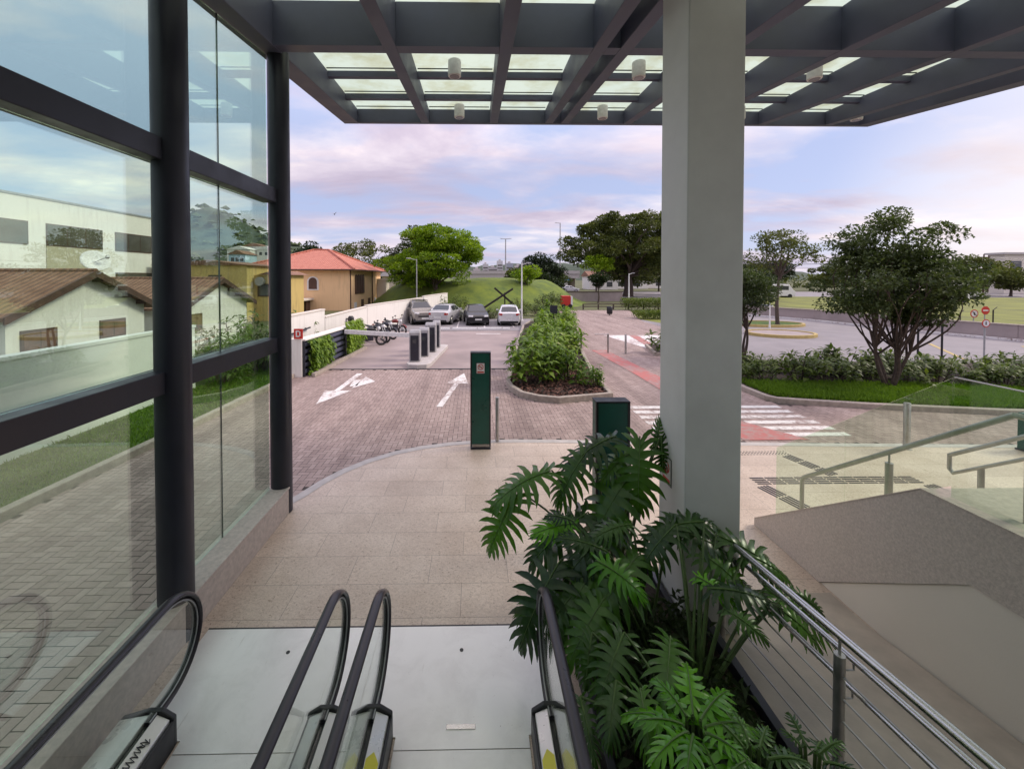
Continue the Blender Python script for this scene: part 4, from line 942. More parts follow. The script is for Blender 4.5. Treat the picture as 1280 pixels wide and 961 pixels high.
for i,(x,y,h,w,lab) in enumerate([(-30,72,9.5,4.6,'dark tree above the left end of the orange house roof'),(-22,78,11,6.0,'broad dark tree rising behind the ridge of the orange house'),(-15.5,82,9.5,4.8,'dark tree rising behind the right side of the orange house'),(-9.5,70,5.4,3.2,'low dark tree between the orange house and the bright tree'),(36,95,9,6.5,'hazy tree in the gap right of the white column'),(46,100,7.5,6,'rounded tree behind the street tree on the right'),(60,92,8,6,'tree behind the broad dark tree on the right'),(101,79,8.0,4.5,'grey green tree in front of the far right building'),(86,70,4.8,3.6,'low tree left of the power poles at the far right'),(72,66,5.5,4.0,'tree behind the vans at the far right'),(97,71,5.0,3.2,'bushy tree at the far right edge beside the grey building'),(70,104,7,5.5,'first tree of the far row, behind the street tree'),(80,106,8.5,5.5,'second tree of the far row, seen left of the broad dark tree'),(92,104,7,5,'third tree of the far row, behind the broad dark tree'),(106,108,8,6,'fourth tree of the far row, behind the broad dark tree'),(121,104,6.5,5,'fifth tree of the far row, right of the broad dark tree'),(131,108,8,5.5,'sixth tree of the far row, by the power poles'),(142,106,6.5,5,'seventh tree of the far row, left of the grey building'),(10.5,62,3.6,2.6,'low dark tree on the right shoulder of the grass mound'),(8.6,74,5.2,3.2,'tree on the crest right of the grass mound'),(16.5,88,6,4,'olive tree left of the huge spreading tree'),(52,84,6.5,5,'tree behind the left vans on the right'),(33,84,6.5,5,'dark tree behind the street tree right of the white column'),(42,78,5.5,4.5,'low round tree left of the broad dark tree'),(41,60,5,3,'low tree beyond the side road on the right')]):
    tree('background_tree',lab,x,y,[(0,0,h*.62,w,w*.8,h*.36,1)],40,1.15,130,.42,(M['leaf_dark'],M['leaf_far'],M['leaf_tree'])[i%3],(0,h*.35,0),.22,group='background trees',shell=.25,flat=.55,nb=10)
cl=[]
for k in range(90):
    u=k/89; x=75+u*190; y=140+random.uniform(-10,14); h=random.uniform(2.5,6.5)*(1.15 if .5<u<.8 else .9); cl += [(x,y,h*.5,h*.8,h*.6,h*.5)]
V,F,rn=crown(cl,90,1.1); tag(leaf_mesh('far_wood',V,F,M['leaf_far'],None,rn),'far line of trees and bushes along the horizon on the right','wood',kind='stuff')
# bushes by the left lawn, behind the glass wall
bp=shrub_proto('garden_bush','x','shrub',(0,0,0),1.7,.85,26,9,.20,M['leaf_hedge'],'bushes at the end of the left lawn')
for i,(x,y,s,lab) in enumerate([(-8.1,12.8,.9,'low bush at the end of the pale boundary wall'),(-7.7,14.5,.95,'middle bush at the far end of the left lawn'),(-8.9,15.6,1.25,'tall bush at the far end of the left lawn'),(-7.6,16.6,1.15,'right bush at the far end of the left lawn'),(-9.6,13.6,1.1,'dark bush behind the end of the boundary wall')]):
    if i==0: bp.location=(x,y,.05); bp.scale=(s,s,s); bp['label']=lab
    else: dup(bp,(x,y,.05),i*1.3,lab,None,(s,s,s))
# low bushes behind the cars
for i,(x,y,s,lab) in enumerate([(-2.9,33.5,.9,'low bush behind the silver saloon car'),(-.6,33.2,.8,'low bush between the silver and the black car'),(1.3,33.4,.85,'low bush behind the black hatchback'),(3.3,33.6,1.0,'low bush behind the white hatchback'),(5.6,36,.9,'low bush right of the white hatchback'),(-1.8,38.5,1.4,'large bush at the left foot of the grass mound'),(4.3,39.5,1.1,'large bush at the foot of the crossed beams on the right'),(7.6,42,1.5,'large bush at the right foot of the grass mound'),(-4.2,39,1.5,'large bush under the bright tree'),(9.4,47,1.4,'bush beside the red kiosk')]):
    dup(bp,(x,y,0),i*2.1,lab,'low bushes behind the parked cars',(s*1.3,s,s*.75))
def hedge_box(x0,x1,y0,y1,h,lab):
    n=int((x1-x0)*(y1-y0)*420); P=np.stack([np.random.uniform(x0,x1,n),np.random.uniform(y0,y1,n),h*np.random.rand(n)**.5],1)
    Ls=np.random.uniform(.08,.16,n); V,F=leaf_quads(P,rnd_dir(n)+np.array([0,0,.5]),rnd_dir(n)+np.array([0,0,.6]),Ls,Ls*.4,.1)
    t=thing('clipped_hedge',lab,'hedge',((x0+x1)/2,(y0+y1)/2,0)); leaf_mesh('foliage',V,F,M['leaf_hedge'],t,list(np.random.rand(n)))
    m=MB()
    for k in range(8): xx=x0+(x1-x0)*(k+.5)/8; m.cyl((xx,(y0+y1)/2,0),(xx+.1,(y0+y1)/2,h*.8),.03,.015,6)
    m.build('stems',M['bark'],t)
hedge_box(13.3,16.6,32.2,34.0,.62,'clipped dark hedge on the far lawn by the path')
hedge_box(15.5,20.5,41,43,1.2,'tall hedge behind the far lawn')

# ------------------------------------------------------------------ houses on the left
def gable_house(name,label,xg,xe,yr,hw,ze,zrdg,z0,wins,ov=.35):
    t=thing(name,label,'house',((xg+xe)/2,yr,z0))
    m=MB(); m.prism([(yr-hw,z0),(yr+hw,z0),(yr+hw,ze),(yr,zrdg-.06),(yr-hw,ze)],'x',xe,xg); m.build('wall',M['white_wall'],t)
    k=(zrdg-ze)/hw
    r=None
    for s in (-1,1):
        m=MB(); m.prism([(yr,zrdg),(yr+s*(hw+ov),zrdg-k*(hw+ov)),(yr+s*(hw+ov),zrdg-k*(hw+ov)+.10),(yr,zrdg+.12)],'x',xe-ov,xg+ov); r=m.build('roof',M['roof_brown'],t)
        m=MB(); m.prism([(yr,zrdg-.10),(yr+s*(hw+ov),zrdg-k*(hw+ov)-.10),(yr+s*(hw+ov),zrdg-k*(hw+ov)+.12),(yr,zrdg+.13)],'x',xg+ov+.001,xg+ov+.05); m.build('barge_board',M['frame_brown'],t)
    m=MB(); m.tube([(xe-ov,yr,zrdg+.10),(xg+ov,yr,zrdg+.10)],.09,8); m.build('ridge_tile',M['roof_brown'],t,smooth=50)
    m=MB()
    for s in (-1,1):
        for q in range(4): m.box(xg,xg+ov-.03,yr+s*(hw*q/4+.25)-.04,yr+s*(hw*q/4+.25)+.04,zrdg-k*(hw*q/4+.25)-.15,zrdg-k*(hw*q/4+.25)-.01)
    m.build('rafter_end',M['frame_brown'],t)
    for (ya,yb,za,zc) in wins:
        m=MB(); m.box(xg+.001,xg+.06,ya,yb,za,zc); f=m.build('window',M['frame_brown'],t)
        m=MB(); m.box(xg+.061,xg+.066,ya+.06,(ya+yb)/2-.02,za+.06,zc-.06); m.box(xg+.061,xg+.066,(ya+yb)/2+.02,yb-.06,za+.06,zc-.06); m.build('shutter',pbr('shutter_panel',(.17,.085,.06),.6,var=.2,vscale=4) if 'shutter_panel' not in bpy.data.materials else bpy.data.materials['shutter_panel'],f)
        m=MB(); m.box(xg+.001,xg+.10,ya-.06,yb+.06,za-.07,za-.001); m.build('sill',M['pale_trim'],f)
    return t
gable_house('white_house','white house with brown tiled gable roof nearest behind the boundary wall',-13.2,-21,13.75,2.35,2.36,3.52,-.05,[(11.75,12.75,1.2,1.85),(14.2,15.2,1.25,1.9)])
gable_house('white_house','white house with brown tiled gable roof behind the bushes on the left',-13.2,-19.5,20.6,2.6,2.1,3.25,-.05,[(18.6,19.4,.9,1.7)])
t=thing('satellite_dish','grey satellite dish on the roof of the nearest white house','dish',(-13.4,14.2,3.2)); q=Vector((-13.5,14.4,3.95))
m=MB()
Mx=Vector((.75,-.45,.5)).normalized().to_track_quat('Z','Y').to_matrix()
V=[];F=[];n=20
for i,(r_,h_) in enumerate(((.0,0),(.15,.012),(.3,.05),(.42,.10))):
    for j in range(n): V.append(q+Mx@Vector((r_*math.cos(j*2*math.pi/n),r_*math.sin(j*2*math.pi/n),h_)))
for i in range(3):
    for j in range(n): F.append((i*n+j,i*n+(j+1)%n,(i+1)*n+(j+1)%n,(i+1)*n+j))
m.add(V,F); o=m.build('reflector',M['white_paint'],t,recalc=False,smooth=60); o.modifiers.new('solid','SOLIDIFY').thickness=.015
m=MB(); m.cyl((-13.5,14.3,3.2),q,.025,n=8); m.tube([q,q+Mx@Vector((.25,.0,.35))],.012,6); m.obox(q+Mx@Vector((.25,0,.37)),(.09,.09,.12),Mx); m.build('mast',M['galv'],t)
# big white building
OB=thing('office_building','large white three storey building with wide dark windows behind the houses','building',(-30,24,0))
m=MB(); m.box(-38,-25,8,32.8,-.05,7.9); m.build('wall',M['white_wall'],OB)
m=MB(); m.box(-38.1,-24.95,7.95,32.85,7.9,8.02); m.build('parapet_coping',M['galv'],OB)
for (ya,yb) in ((13.5,17),(18.6,22.75),(23.7,27.2),(28.15,31.2)):
    for z0,z1 in ((5.25,6.55),(2.2,3.75)):
        m=MB(); m.box(-24.998,-24.95,ya,yb,z0,z1); f=m.build('window',M['frame_brown'],OB)
        m=MB(); nP=3
        for k in range(nP): m.box(-24.949,-24.94,ya+.05+(yb-ya-.05)*k/nP,ya+(yb-ya-.05)*(k+1)/nP,z0+.06,z1-.06)
        m.build('pane',M['window_grey'],f)
m=MB(); m.box(-24.998,-24.955,23.7,27.2,3.76,5.24); m.build('spandrel',M['beige_panel'],OB)
# ochre house + tanks, hill houses
YH=thing('ochre_house','ochre two level house with tiled lean-to roof left of the orange house','house',(-19,33,0))
m=MB(); m.box(-24.5,-17.6,31,36,-.05,4.35); m.box(-17.59,-15.4,32,36,-.05,3.6); m.build('wall',M['yellow_wall'],YH)
m=MB(); m.prism([(-24.8,4.35),(-17.3,4.35),(-20.5,4.75)],'y',30.8,36.2); m.prism([(-17.3,3.62),(-15.0,3.62),(-16,3.95)],'y',31.8,36.2); m.build('roof',M['roof_brown'],YH)
for xa,za in ((-22.6,2.6),(-20,2.6),(-16.8,1.9)):
    yw = 31 if xa<-17.6 else 32
    m=MB(); m.box(xa-.5,xa+.5,yw-.05,yw-.001,za,za+1.0); f=m.build('window',M['frame_brown'],YH); m=MB(); m.box(xa-.42,xa+.42,yw-.06,yw-.051,za+.08,za+.92); m.build('pane',M['window_glass'],f)
m=MB(); m.cyl((-17.0,31.9,3.1),(-17.0,31.6,3.1),.35,n=16); m.build('air_conditioner',M['galv'],YH)
t=thing('water_tank','blue plastic water tank behind the ochre house','tank',(-31,46,3.6)); m=MB(); m.lathe([(.9,0),(1.2,.2),(1.25,1.0),(1.1,1.3),(.5,1.55)],(-31,46,3.6),20); m.build('tank_body',M['blue_tank'],t,smooth=40); m=MB(); m.lathe([(.4,1.5),(.4,1.62)],(-31,46,3.6),14); m.build('lid',M['blue_tank'],t); m=MB(); m.box(-32.5,-29.5,45,47.5,0,3.6); m.build('stand',M['white_wall'],t)
for i,(px,py,d,w,h,lab) in enumerate([(298,312,180,10,5,'white house on the hillside, leftmost seen through the glass'),(316,308,190,9,6,'tall white house on the hillside seen through the glass'),(333,312,185,9,5,'white house on the hillside beside the second steel post'),(296,318,150,6,3,'pale blue house on the hillside seen through the glass')]):
    c=atY(px,py,d); t=thing('hill_house',lab,'house',(c.x,d,c.z-h),0,'houses on the hillside'); m=MB(); m.box(c.x-w/2,c.x+w/2,d,d+8,c.z-h-6,c.z); m.build('wall',M['white_wall'] if i<3 else pbr('pale_blue',(.45,.6,.7),.8),t)
    m=MB(); m.prism([(c.x-w/2-.5,c.z),(c.x+w/2+.5,c.z),(c.x,c.z+1.6)],'y',d-.4,d+8.4); m.build('roof',M['roof_brown'] if i%2 else M['white_wall'],t)
    m=MB()
    for k in range(3): m.box(c.x-w*.36+k*w*.28,c.x-w*.36+k*w*.28+1.2,d-.05,d-.001,c.z-2.6,c.z-1.2)
    m.build('window',M['window_glass'],t)
# orange house
OH=thing('orange_house','orange two storey house with a red hipped roof left of the car park','house',(-18,48,-1.2))
hx0,hx1,hy0,hy1,ze=-24.4,-13.2,42,55.5,4.25
m=MB(); m.box(hx0,hx1,hy0,hy1,-1.4,ze); m.build('wall',M['orange_wall'],OH)
ap=(-18.6,48.7,6.75); e=.7
m=MB(); m.add([(hx0-e,hy0-e,ze),(hx1+e,hy0-e,ze),(hx1+e,hy1+e,ze),(hx0-e,hy1+e,ze),(-19.6,48.7,6.7),(-17.8,48.7,6.7)],[(0,1,5,4),(1,2,5),(2,3,4,5),(3,0,4),(0,3,2,1)]); rf=m.build('roof',M['roof_red'],OH)
m=MB(); m.tube([(hx1+e,hy0-e,ze+.05),(-17.8,48.7,6.75)],.12,6); m.tube([(hx0-e,hy0-e,ze+.05),(-19.6,48.7,6.75)],.12,6); m.tube([(-19.6,48.7,6.75),(-17.8,48.7,6.75)],.12,6); m.tube([(hx1+e,hy1+e,ze+.05),(-17.8,48.7,6.75)],.12,6); m.build('ridge_tile',M['roof_red'],rf)
m=MB(); m.box(hx0-e-.02,hx1+e+.02,hy0-e-.02,hy0-e+.1,ze-.12,ze+.02); m.box(hx1+e-.1,hx1+e+.02,hy0-e+.1,hy1+e,ze-.12,ze+.02); m.build('gutter',M['frame_brown'],OH)
def arch_window(xc,z0,w,h):
    m=MB(); P=[(xc-w/2,z0),(xc+w/2,z0)]+[(xc+w/2*math.cos(a),z0+h-w/2+w/2*math.sin(a)) for a in np.linspace(0,math.pi,9)]
    Q=[(xc+(x-xc)*1.4,z0-.12+(z-z0+.0)*1.2) for x,z in P]
    m.prism(Q,'y',hy0-.06,hy0-.001); f=m.build('window',M['white_paint'],OH); m=MB(); m.prism(P,'y',hy0-.09,hy0-.061); m.build('pane',M['frame_brown'],f)
arch_window(-17.0,2.2,.85,1.2); arch_window(-20.6,.6,1.2,3.0)
m=MB()
for k in range(4): 
    y=44.2+k*.9; m.box(hx1+.001,hx1+.08,y-.4,y+.4,1.6,3.4)
    m.prism([(y+.4*math.cos(a),3.4+.35*math.sin(a)) for a in np.linspace(0,math.pi,7)],'x',hx1+.001,hx1+.08)
m.build('window',M['frame_brown'],OH)
for y,z0,h in ((43.9,-1.2,1.9),(46.6,-1.2,2.1),(49.5,-1.2,2.1),(52.4,-.4,1.2)):
    m=MB(); m.box(hx1+.001,hx1+.06,y-.45,y+.45,z0,z0+h); m.build('door' if h>2 else 'window',M['frame_brown'] if h>2 else M['white_paint'],OH)
m=MB(); m.cyl((hx1+.08,hy0+.08,-1.3),(hx1+.08,hy0+.08,ze),.06,n=8); m.cyl((hx1+.1,50.8,-1.3),(hx1+.1,50.8,ze),.06,n=8); m.build('downpipe',M['frame_brown'],OH)
m=MB(); m.box(hx1,hx1+1.7,53.4,56,ze-1.2,ze-1.0); m.box(hx1+.01,hx1+1.2,53.5,55.5,-1.4,ze-1.2); m.build('porch',M['pale_trim'],OH)
m=MB(); m.box(-22.5,-16.9,38.0,41.9,1.1,1.28); m.box(-22.5,-16.9,38,38.1,1.28,1.5)
for x in (-22.3,-19.6,-17.1): m.box(x-.15,x+.15,38.05,38.35,-1.4,1.1)
m.build('terrace',M['pale_trim'],OH)
m=MB(); m.cyl((-20.5,39.6,1.28),(-20.5,39.6,1.95),.05,n=8); m.box(-21.3,-17.5,38.02,38.06,1.5,1.95); m.build('terrace_railing',pbr('wire_mesh',(.35,.33,.3),.6),OH)
m=MB(); m.box(-22,-17.3,41.0,41.95,-1.2,1.0); m.build('garage_door',M['frame_brown'],OH)
# grey shed roofs behind
t=thing('grey_shed','long low shed with a grey roof behind the orange house','shed',(-10.5,62,0)); m=MB(); m.box(-14,-6.5,60,66,-.1,3.6); m.build('wall',M['pale_trim'],t); m=MB(); m.prism([(59.5,3.6),(66.5,3.6),(63,4.6)],'x',-14.3,-6.2); m.build('roof',pbr('fibre_cement',(.18,.17,.17),.9),t)

# ------------------------------------------------------------------ toll machines on their island
TI=[(-2.62,14.9),(-2.0,14.9),(-1.78,15.3),(-1.45,19.2),(-1.9,19.4),(-2.3,19.2)]
TI=[(-2.66,15.3),(-2.55,15.02),(-2.2,14.9),(-1.85,15.0),(-1.72,15.3),(-1.35,19.3),(-1.5,19.5),(-1.95,19.5),(-2.1,19.3)]
m=MB(); m.prism(TI,'z',-.02,.15); struct(m.build('traffic_island',M['kerb_light'],bevel=.02),'pale kerbed island carrying the ticket machines','kerb')
def machine(x,y,h,w,d,lab,tilt=0):
    t=thing('ticket_machine',lab,'ticket machine',(x,y,.15),0,'ticket and barrier machines on the island')
    m=MB(); P=[(y-d/2,.15),(y+d/2,.15),(y+d/2,h+.05),(y+d/2-.08,h+.15),(y-d/2+.06,h+.15),(y-d/2-.02,h+.05)]; m.prism(P,'x',x-w/2,x+w/2); m.build('housing',M['kerb_light'] if False else pbr('machine_grey',(.42,.41,.42),.5) if 'machine_grey' not in bpy.data.materials else bpy.data.materials['machine_grey'],t,bevel=.03,seg=3)
    m=MB(); m.box(x-w/2+.05,x+w/2-.05,y-d/2-.035,y-d/2+.03,.2,h-.05); m.build('front_panel',M['steel_dark'],t,bevel=.015)
    m=MB(); m.box(x-.07,x+.07,y-d/2-.045,y-d/2-.036,h-.35,h-.2); m.build('screen',M['window_glass'],t)
    return t
machine(-2.37,15.6,1.22,.42,.34,'front grey ticket machine with dark front panel')
machine(-2.15,16.6,1.18,.40,.36,'second grey ticket machine from the front')
machine(-1.98,17.6,1.28,.46,.40,'third ticket machine, the largest, with a rounded top')
machine(-1.84,18.7,1.25,.34,.34,'rearmost slim ticket machine on the island')
t=thing('barrier_arm','long white boom barrier arm lowered across the entry lane','barrier',(-2.3,17.0,.9))
m=MB(); m.bar((-2.35,16.9,.93),(-5.6,17.1,1.1),.07,.18); m.build('boom',M['white_paint'],t,bevel=.008)
m=MB(); m.cyl((-5.55,17.1,0),(-5.55,17.1,1.0),.035,n=8); m.build('rest_post',M['black'],t)
for i,(x,lab) in enumerate(((-2.55,'leftmost white wheel stop in front of the parked cars'),(-.75,'second white wheel stop in front of the parked cars'),(.9,'third white wheel stop in front of the parked cars'),(2.0,'short white wheel stop nearest the white hatchback'))):
    m=MB(); m.prism([(26.3,0),(26.48,0),(26.45,.1),(26.33,.1)],'x',x-.8 if i<3 else x-.25,x+.8 if i<3 else x+.25); tag(m.build('wheel_stop',M['white_paint'],bevel=.01),lab,'wheel stop','wheel stops of the parking row')
# ------------------------------------------------------------------ cars
def interp(t,T):
    for (a,va),(b_,vb) in zip(T[:-1],T[1:]):
        if a<=t<=b_: return va+(vb-va)*(t-a)/(b_-a)
    return T[0][1] if t<T[0][0] else T[-1][1]
def paint(name,col): return pbr(name,col,.25,metal=.25,var=.03,coat=.6,rvar=.04)
CG=pbr('car_glass',(.03,.035,.04),.05,var=.05,spec=1.0)
LAMP=pbr('headlight_lens',(.75,.75,.76),.1,var=.03); TAIL=pbr('tail_light',(.35,.015,.012),.2,var=.05); PLATE=pbr('number_plate',(.62,.62,.60),.5,var=.03); TYRE=pbr('tyre_rubber',(.018,.018,.018),.8); RIM=pbr('alloy_rim',(.5,.5,.5),.35,metal=.8)
def car(label,loc,rz,kind,pm,lower=None,rack=False):
    t=thing('parked_car',label,'car',loc,rz,'cars parked in the row'); K=kind
    L2=K['L']/2; ys=np.linspace(-L2,L2,41)
    def sec(y):
        zl=interp(y,K['low']); zbv=interp(y,K['belt']); ztv=max(interp(y,K['top']),zbv+.02); w=interp(y,K['w']); k=(ztv-zbv)
        wt=w-.05-.24*min(1,k/.45)-(0 if k>.1 else .06)
        return [(0,zl),(w*.86,zl),(w*.97,zl+.10),(w,zl+.28),(w*.985,zbv-.06),(w*.955,zbv),(wt+.03,ztv-.05*min(1,k/.3)),(wt*.86,ztv),(0,ztv+.015)]
    V=[];n=len(sec(0)); N2=2*n-2
    for y in ys:
        s=sec(y); ring=[(x,z) for x,z in s]+[(-x,z) for x,z in s[-2:0:-1]]; V+=[(x,y,z) for x,z in ring]
    F=[]
    for i in range(len(ys)-1):
        for j in range(N2): F.append((i*N2+j,i*N2+(j+1)%N2,(i+1)*N2+(j+1)%N2,(i+1)*N2+j))
    F.append(tuple(range(N2))[::-1]); F.append(tuple(range((len(ys)-1)*N2,len(ys)*N2)))
    m=MB(); m.add(V,F); m.build('body',pm,t,local=True,smooth=32)
    def panel(name,ya,yb,ua,ub,mat,off=.008):   # strip across the roof section between two stations
        P=[];rows=[]
        for k in range(5):
            y=ya+(yb-ya)*k/4; s=sec(y); w=s[6][0]; z6=s[6][1]; row=[]
            for q in range(7):
                u=-1+2*q/6; x=u*(s[7][0]+.0)*interp(k/4,[(0,ua),(1,ub)]); zt_=s[7][1]+.015*(1-abs(u)); row.append((x,y,zt_+off))
            rows.append(row)
        m=MB(); m.add([p for r in rows for p in r],[(k*7+q,k*7+q+1,(k+1)*7+q+1,(k+1)*7+q) for k in range(4) for q in range(6)]); return m.build(name,mat,t,local=True,recalc=False,smooth=60)
    y0,y1=K['ws']; panel('windshield',y0,y1,1.05,1.0,CG); y0,y1=K['rw']; panel('rear_window',y0,y1,1.0,1.0,CG)
    for sd in (-1,1):
        for (ya,yb) in K['side']:
            pts=[]
            for y in np.linspace(ya,yb,6): s=sec(y); a=Vector((s[5][0],y,s[5][1])); c=Vector((s[6][0],y,s[6][1])); pts.append((a.lerp(c,.12),a.lerp(c,.88)))
            m=MB(); m.add([(sd*(p.x+.008),p.y,p.z) for q in pts for p in q],[(2*i,2*i+1,2*i+3,2*i+2) for i in range(5)]); m.build('side_window',CG,t,local=True,recalc=False)
        s=sec(K['ws'][0]+.15); m=MB(); m.obox((sd*(s[5][0]+.11),K['ws'][0]+.25,s[5][1]+.08),(.17,.09,.12)); m.build('mirror',pm,t,local=True,bevel=.02)
        m=MB(); f=-L2; m.obox((sd*.58,f+.07,K['lz']),(.34,.16,.13),Matrix.Rotation(sd*.35,3,'Z')); m.build('headlight',LAMP,t,local=True,bevel=.03)
        m=MB(); m.obox((sd*.64,L2-.045,K['tz']),(.28,.12,.16),Matrix.Rotation(-sd*.25,3,'Z')); m.build('tail_light',TAIL,t,local=True,bevel=.03)
        for yw in (-L2+.78,L2-.75):
            xo=interp(yw,K['w']); m=MB(); R_=K['r']; m.lathe([(R_-.06,0),(R_,.03),(R_,.17),(R_-.06,.2)],(0,0,0),22); mt=Matrix.Rotation(sd*math.pi/2,3,'Y'); m.v=[tuple(mt@Vector(v)+Vector((sd*(xo-.185),yw,R_))) for v in m.v]
            wl=m.build('wheel',TYRE,t,local=True,smooth=40); 
            m=MB(); m.lathe([(.05,.205),(R_-.09,.19),(R_-.075,.2),(R_-.09,.215),(.05,.21)],(0,0,0),18); m.v=[tuple(mt@Vector(v)+Vector((sd*(xo-.185),yw,R_))) for v in m.v]
            rm=m.build('rim',RIM,t,local=True,smooth=40); rm.location=rm.location-wl.location; rm.parent=wl
            m=MB(); m.ring((sd*(xo-.004),yw,R_+.01),R_+.0,R_+.055,'x',.02,24); m.build('wheel_arch',M['black'],t,local=True)
    m=MB(); m.box(-.26,.26,-L2-.012,-L2+.03,.42,.54); m.build('number_plate',PLATE,t,local=True); m=MB(); m.box(-.26,.26,L2-.03,L2+.012,K['pz'],K['pz']+.12); m.build('number_plate',PLATE,t,local=True)
    m=MB(); m.box(-.5,.5,-L2-.008,-L2+.05,.57,.68); m.box(-.62,.62,-L2-.006,-L2+.05,.24,.36); m.build('grille',M['black'],t,local=True,bevel=.01)
    m=MB(); m.box(-.68,.68,L2-.06,L2+.006,.22,.38); m.build('rear_diffuser',M['black'],t,local=True,bevel=.02)
    if lower:
        m=MB(); m.box(-.80,.80,-L2+.03,-L2+.2,.24,.44)
        for sd in (-1,1): m.box(sd*.885-.02,sd*.885+.02,-L2+1.15,L2-1.15,.25,.45)
        m.build('lower_cladding',lower,t,local=True,bevel=.03)
    if rack:
        m=MB(); zt_=interp(0,K['top'])
        for sd in (-1,1): m.tube([(sd*.52,-.5,zt_),(sd*.55,-.4,zt_+.07),(sd*.55,.9,zt_+.07),(sd*.52,1.0,zt_)],.02,6)
        for y in (-.2,.6): m.bar((-.55,y,zt_+.08),(.55,y,zt_+.08),.06,.03)
        m.build('roof_rack',M['black'],t,local=True)
    return t
hatch=dict(L=4.0,low=[(-2,.26),(-1.8,.2),(1.8,.2),(2,.28)],belt=[(-2,.66),(-1.85,.74),(-1.0,.90),(1.7,.97),(2,.90)],top=[(-2,.68),(-1.85,.76),(-1.05,.95),(-.25,1.42),(.3,1.47),(1.3,1.42),(1.86,1.0),(2,.93)],w=[(-2,.70),(-1.8,.82),(-1.2,.87),(1.3,.88),(1.8,.83),(2,.74)],ws=(-.98,-.3),rw=(1.36,1.84),side=[(-.55,.30),(.38,1.25)],lz=.72,tz=.86,pz=.60,r=.31)
sedan=dict(L=4.2,low=[(-2.1,.26),(-1.9,.2),(1.9,.2),(2.1,.28)],belt=[(-2.1,.66),(-1.9,.74),(-1.1,.90),(1.6,.94),(2.1,.88)],top=[(-2.1,.68),(-1.9,.76),(-1.1,.93),(-.35,1.38),(.2,1.43),(.9,1.38),(1.5,1.02),(1.95,.98),(2.1,.92)],w=[(-2.1,.68),(-1.9,.8),(-1.2,.85),(1.3,.86),(1.9,.82),(2.1,.74)],ws=(-1.02,-.4),rw=(.96,1.48),side=[(-.6,.15),(.23,.95)],lz=.70,tz=.80,pz=.50,r=.30)
suv=dict(L=4.2,low=[(-2.1,.34),(-1.9,.28),(1.9,.28),(2.1,.36)],belt=[(-2.1,.82),(-1.9,.92),(-1.1,1.05),(1.9,1.08),(2.1,1.02)],top=[(-2.1,.86),(-1.9,.96),(-1.1,1.10),(-.5,1.56),(.2,1.64),(1.7,1.62),(2.02,1.1),(2.1,1.05)],w=[(-2.1,.74),(-1.9,.84),(-1.2,.88),(1.7,.89),(2.1,.82)],ws=(-1.02,-.52),rw=(1.74,2.0),side=[(-.7,.1),(.18,.95),(1.03,1.6)],lz=.84,tz=.95,pz=.75,r=.35)
def ground_car(px,py): q=atZ(px,py); return q
for args in ((('beige grey off-road car with roof rack, leftmost in the parked row',(-4.35,30.6,0),R(20),suv,paint('beige_paint',(.22,.205,.19)),M['steel_dark'],True)),
             (('silver saloon car parked nose in with its boot towards us',(-2.25,30.6,0),R(180-14),sedan,paint('silver_paint',(.50,.50,.52)))),
             (('black hatchback facing us with bright headlights',(-.02,29.9,0),R(6),hatch,pbr('black_paint',(.008,.009,.013),.22,var=.03,spec=.35,coat=.15,rvar=.04))),
             (('white hatchback showing its rear, rightmost of the parked row',(2.45,29.8,0),R(180-4),hatch,paint('white_car_paint',(.72,.72,.73))))):
    c=car(*args)
    if 'hatchback' in c['label']: c.scale=(.93,.95,.95)
far=[(23.6,44.5,R(100),paint('pale_car_paint',(.6,.6,.62)),'white car beyond the far lawn at the edge of the white column'),(22.5,95,R(85),paint('pale_car_paint_b',(.68,.68,.68)),'white car far off on the road beside the grass mound'),(26,38.0,R(80),paint('grey_car',(.12,.13,.15)),'dark car on the side road right of the white column')]
for x,y,rz,pm,lab in far:
    c=car(lab,(x,y,0),rz,hatch,pm); c['group']='cars seen far off'
